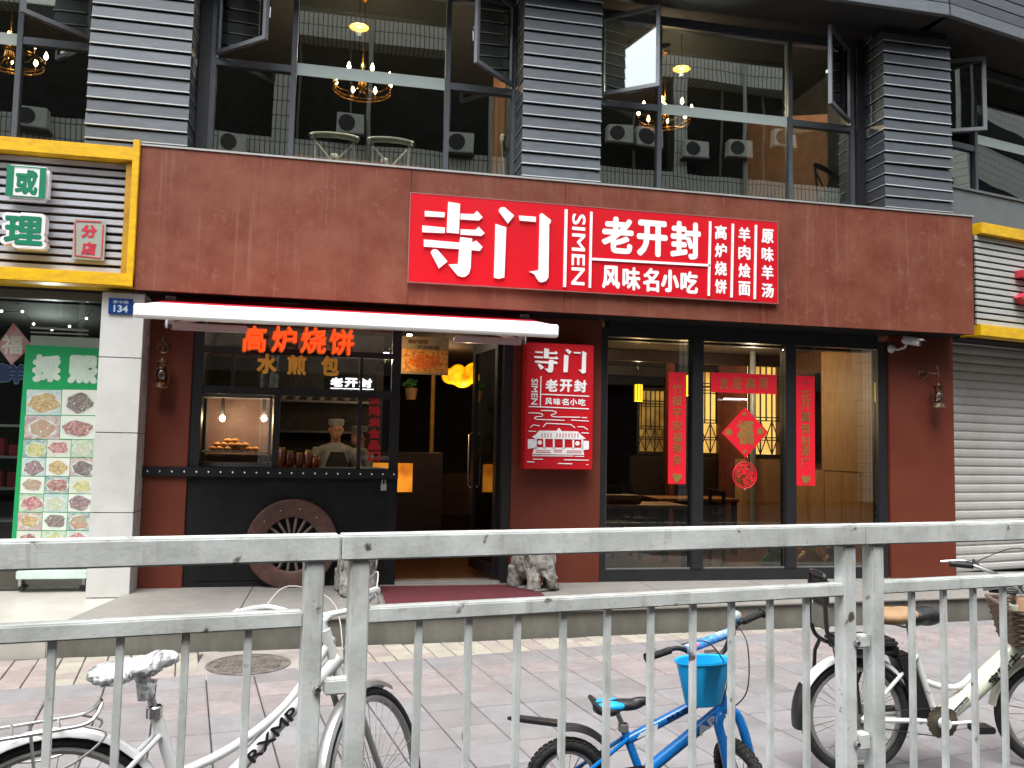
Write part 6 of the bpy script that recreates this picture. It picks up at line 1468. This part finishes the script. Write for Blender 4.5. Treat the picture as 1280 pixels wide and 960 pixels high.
# rear child seat: black tubular frame on the rack
blkm = mat('black_tube', (.02, .02, .021, 1), .35, objco=True)
mb = MB()
for s in (-1, 1):
    mb.tube(curve([(.17, s*.07, .635), (-.02, s*.075, .64), (-.13, s*.08, .66), (-.19, s*.085, .74), (-.20, s*.085, .98)]), .011, 8); mb.tube([(-.15, s*.08, .66), (-.155, s*.12, .60), (-.155, s*.14, .42), (-.13, s*.15, .39)], .010, 8)
    mb.tube([(-.04, s*.07, .63), (-.01, s*.075, R+.03)], .008, 6); mb.tube([(.12, s*.07, .63), (.02, s*.075, R+.05)], .008, 6)
mb.tube(curve([(-.20, -.085, .98), (-.20, -.07, 1.02), (-.20, .07, 1.02), (-.20, .085, .98)]), .011, 8)
for x in (-.1, 0, .1): mb.tube([(x, -.07, .635), (x, .07, .635)], .006, 6)
mb.build('child_seat_frame', blkm, eb, smooth=True)
cush = mat('seat_pad_black', (.03, .03, .032, 1), .7, objco=True, var=.5, scale=60, bump=.5, bscale=200)
MB().box(-.12, .19, -.10, .10, .655, .70).build('child_seat_pad', cush, eb, bevel=.015); 
mb = MB(); mb.box(-.195, -.17, -.085, .085, .74, .86); mb.build('child_seat_back', mat('seat_back_grey', lin(120, 118, 108), .6, objco=True), eb, bevel=.01); MB().box(-.197, -.172, -.085, .085, .862, 1.0).build('child_seat_back_pad', cush, eb, bevel=.01)
for s in (-1, 1): MB().box(-.17, -.12, s*.13, s*.13+s*.03, .365, .40).build('foot_rest', silver, eb, bevel=.008)
MB().box(.16, .23, -.035, .035, .60, .655).build('rear_lamp', blackp, eb, bevel=.01)
# chainwheel and cranks
mb = MB(); n_ = 36
mb.prism_xz([((.078+(.006 if i % 2 else 0))*cos(2*pi*i/n_/2*2), (.078+(.006 if i % 2 else 0))*sin(2*pi*i/n_/2*2)) for i in range(n_)], -.004, .004)
mb.build('chainwheel', mat('old_steel', lin(128, 120, 106), .4, .7, var=.3, objco=True), eb, loc=(bb.x, -.06, bb.z))
MB().lathe([(.001, -.03), (.028, -.028), (.032, 0)], (bb.x, -.07, bb.z), 16, axis='y').build('crank_boss', bikewhite, eb, smooth=True)
for s in (-1, 1): MB().tube([(bb.x, s*.085, bb.z), (bb.x-s*.15, s*.10, bb.z-.012*s)], .0095, 8).build('crank', bikewhite, eb, smooth=True); MB().box(bb.x-s*.15-.05, bb.x-s*.15+.05, s*.105, s*.105+s*.09, bb.z-.02, bb.z+.012).build('pedal', blackp, eb, bevel=.006, rot=None)
mb = MB(); mb.tube([(0, -.06, R+.03), (bb.x, -.06, bb.z+.075)], .003, 5); mb.tube([(0, -.06, R-.03), (bb.x, -.06, bb.z-.075)], .003, 5); mb.build('chain', blkm, eb)
# handlebar, levers, basket
def se(p): return steer_pt(ep, ES, p)
MB().tube([(.90, 0, .84), (.875, 0, .98)], .016, 10).build('stem', chrome, eb, smooth=True)
MB().tube([se(p) for p in curve([(.67, -.28, 1.0), (.79, -.28, .995), (.87, -.16, .975), (.88, 0, .965), (.87, .16, .975), (.79, .28, .995), (.67, .28, 1.0)])], .0115, 10).build('handlebar', chrome, eb, smooth=True)
for s in (-1, 1):
    MB().tube([se((.66, s*.28, 1.0)), se((.78, s*.28, .995))], .0165, 10).build('grip', blackp, eb, smooth=True)
    MB().tube([se(p) for p in curve([(.80, s*.285, 1.005), (.74, s*.295, 1.02), (.62, s*.31, 1.005)])], .008, 8).tube([se((.81, s*.28, .99)), se((.78, s*.285, 1.025))], .014, 8).build('brake_lever', chrome, eb, smooth=True)
    MB().tube([se(p) for p in curve([(.80, s*.285, 1.02), (.98, s*.22, 1.12), (1.06, s*.08, 1.06), (1.0, s*.02, .80), (.94, s*.02, .66)])], .003, 5).build('brake_cable', blackp, eb, smooth=True)
wick = mat('wicker', lin(128, 110, 96), .7, objco=True, var=.3, scale=60)
def wicker(px, z, f):  # outline of the basket at height fraction f
    hx = .09+.045*f; hy = .11+.055*f; return [Vector((px+hx*sx, hy*sy, z)) for sx, sy in ((-1, -1), (1, -1), (1, 1), (-1, 1))]
mb = MB(); rows = 13
for i in range(rows):
    f = i/(rows-1); z = .665+.19*f; cor = wicker(0.95, z, f); P = []
    for k in range(4):
        a, b = cor[k], cor[(k+1) % 4]; n_ = 8 if k % 2 else 6
        for j in range(n_):
            t_ = j/n_; p = a.lerp(b, t_); nrm = Vector((b.y-a.y, -(b.x-a.x), 0)).normalized(); p += nrm*(.0035 if (j+i) % 2 else -.0035); P.append(se(p))
    mb.tube(P, .0085, 6, closed=True)
mb.build('wicker_weave', wick, eb, smooth=True, kind='stuff')
mb = MB(); mb.tube([se(p) for p in wicker(0.95, .86, 1.03)], .011, 8, closed=True); mb.build('basket_rim', wick, eb, smooth=True)
mb = MB(); c0 = [se(p) for p in wicker(0.95, .663, 0)]; mb.add([(p.x, p.y, p.z) for p in c0], [(0, 1, 2, 3)]); mb.build('basket_floor', wick, eb)
tag(MB().box(-.06, .06, -.05, .05, 0, .09).build('parcel', mat('parcel_tan', lin(190, 150, 116), .7), bevel=.008, loc=eb.matrix_local @ Vector((0, 0, 0)) if False else (Matrix.Translation((2.66, 3.98, 0)) @ Matrix.Rotation(ea, 4, 'Z')) @ se((.95, 0, .80)), rot=(0, .2, .3)), 'tan parcel sticking out of the wicker basket', 'parcel')
tube_text('宝路士', (.71, 0, .465), (.87, 0, .615), .05, -.0535, blk, eb, .04)
lb = MB(Matrix.Translation((.50, 0, .335)) @ Matrix.Rotation(-math.atan2(.10, .105), 4, 'Y')); lb.box(-.002, .105, -.0475, -.044, -.034, -.012); lb.build('name_badge', blk, eb, bevel=.004)
mb = MB(Matrix.Translation((.50, 0, .335)) @ Matrix.Rotation(-math.atan2(.10, .105), 4, 'Y')); text(mb, 'BAOLUSHI', .004, .099, -.029, -.017, -.0482, bold=.03); mb.build('lettering', mat('decal_white', None), eb)

# ================================================================== OPPOSITE BUILDING (seen in the panes)
def brickmat(name, c1, c2, sx, sz):
    if name in MATS: return MATS[name]
    m = bpy.data.materials.new(name); m.use_nodes = True; t = m.node_tree; n = t.nodes; L = t.links; b = n['Principled BSDF']
    ge = n.new('ShaderNodeNewGeometry'); se_ = n.new('ShaderNodeSeparateXYZ'); co = n.new('ShaderNodeCombineXYZ'); br = n.new('ShaderNodeTexBrick')
    L.new(ge.outputs['Position'], se_.inputs[0]); L.new(se_.outputs[0], co.inputs[0]); L.new(se_.outputs[2], co.inputs[1]); L.new(co.outputs[0], br.inputs['Vector'])
    br.offset = 0; br.inputs['Scale'].default_value = 1; br.inputs['Brick Width'].default_value = sx; br.inputs['Row Height'].default_value = sz; br.inputs['Mortar Size'].default_value = .016
    br.inputs['Color1'].default_value = c1; br.inputs['Color2'].default_value = c1; br.inputs['Mortar'].default_value = c2; L.new(br.outputs[0], b.inputs['Base Color']); b.inputs['Roughness'].default_value = .5
    MATS[name] = m; return m
OY = -7.5
OB = thing('opposite_building', 'white tiled building across the street, seen only mirrored in the panes', 'building')
owt = brickmat('opposite_tile', lin(196, 194, 186), lin(84, 82, 76), .14, .42)
owd = mat('opposite_window_dark', (.022, .024, .023, 1), .8, 0, .15, var=.4)
ogr = mat('opposite_grey', lin(120, 118, 112), .8)
MB().box(-16, 44, OY-6, OY-.6, 0, 15.2).build('body', owd, OB)
for (z0, z1) in ((8.2, 10.65), (13.9, 15.2)): MB().box(-16, 44, OY-.6, OY, z0, z1).build('tiled_band', owt, OB)
MB().box(-16, 44, OY-.6, OY, 3.6, 4.3).build('canopy', mat('opposite_canopy', lin(96, 94, 90), .8, var=.3), OB)
MB().box(-16, 44, OY, OY+.4, 9.0, 9.15).build('ledge', ogr, OB)
for x in (-11, -2.2, 10.5, 17, 27, 36): MB().box(x, x+.5, OY-.6, OY+.02, 0, 14.88).build('pilaster', owt, OB)
for x in (-7, .6, 4.4, 13): MB().tube([(x, OY+.08, 3.6), (x, OY+.08, 14.8)], .07, 8).build('drain_pipe', mat('pipe_pale', lin(170, 168, 160), .5), OB)
for k in range(38):
    x = -15.5+k*1.55
    for z0, z1 in ((5.0, 8.2), (10.65, 13.9)):
        if (k*7+int(z0)) % 3: MB().box(x, x+.07, OY-.58, OY-.5, z0, z1).build('window_mullion', ogr, OB)
for k in range(7): MB().box(-15.6+k*5.6, -10.6+k*5.6, OY-.59, OY-.3, .0, 3.3).build('shop_shutter' if k % 2 else 'shop_front', mat('opposite_shutter', lin(54, 53, 50), .8) if k % 2 else owd, OB)
TW = thing('tower_block', 'tall tiled block far down the street, seen only mirrored', 'building')
MB().box(46, 80, -20, OY-.4, 0, 34).build('wall', brickmat('tower_tile', lin(176, 176, 168), lin(90, 88, 84), .3, .45), TW)
for z in (4, 8, 12, 16, 20, 24, 28): MB().box(46.5, 79, OY-.4, OY-.3, z, z+1.6).build('window_band', owd, TW)
for z in (4, 8, 12, 16, 20, 24, 28): MB().box(45.9, 45.99, -19, OY-1.2, z, z+1.6).build('window_band', owd, TW)
acw = mat('ac_white', lin(206, 206, 198), .5, var=.06); acd = mat('ac_grille', (.03, .03, .03, 1), .6)
mirY = 2*UY-OY
def acunit(label, px, py):
    c = q(px, py, mirY); t = thing('air_conditioner', label, 'air conditioner', (c.x, OY+.05, c.z), group='air conditioner units on the building across the street')
    MB().box(-.42, .42, .0, .32, -.3, .3).build('casing', acw, t, bevel=.02)
    MB().lathe([(.001, .0), (.23, .0), (.25, -.012), (.25, .0)], (-.12, .33, 0), 24, axis='y').build('fan_grille', acd, t); MB().box(-.46, .46, -.04, .3, -.36, -.31).build('bracket', acd, t)
for px, py, lb in ((45, 152, 'air conditioner mirrored in the pane above the yellow slatted board'), (292, 184, 'air conditioner mirrored in the leftmost pane over the fascia'), (437, 160, 'air conditioner mirrored behind the white chairs'), (574, 183, 'air conditioner mirrored left of the middle column'), (773, 172, 'air conditioner mirrored right of the middle column'), (808, 176, 'air conditioner mirrored beside the bright open sash'), (866, 190, 'air conditioner mirrored in the middle of the wide right pane'), (920, 190, 'air conditioner mirrored right in the wide right pane'), (975, 178, 'air conditioner mirrored beside the thin mullion of the right window')):
    acunit(lb, px, py)
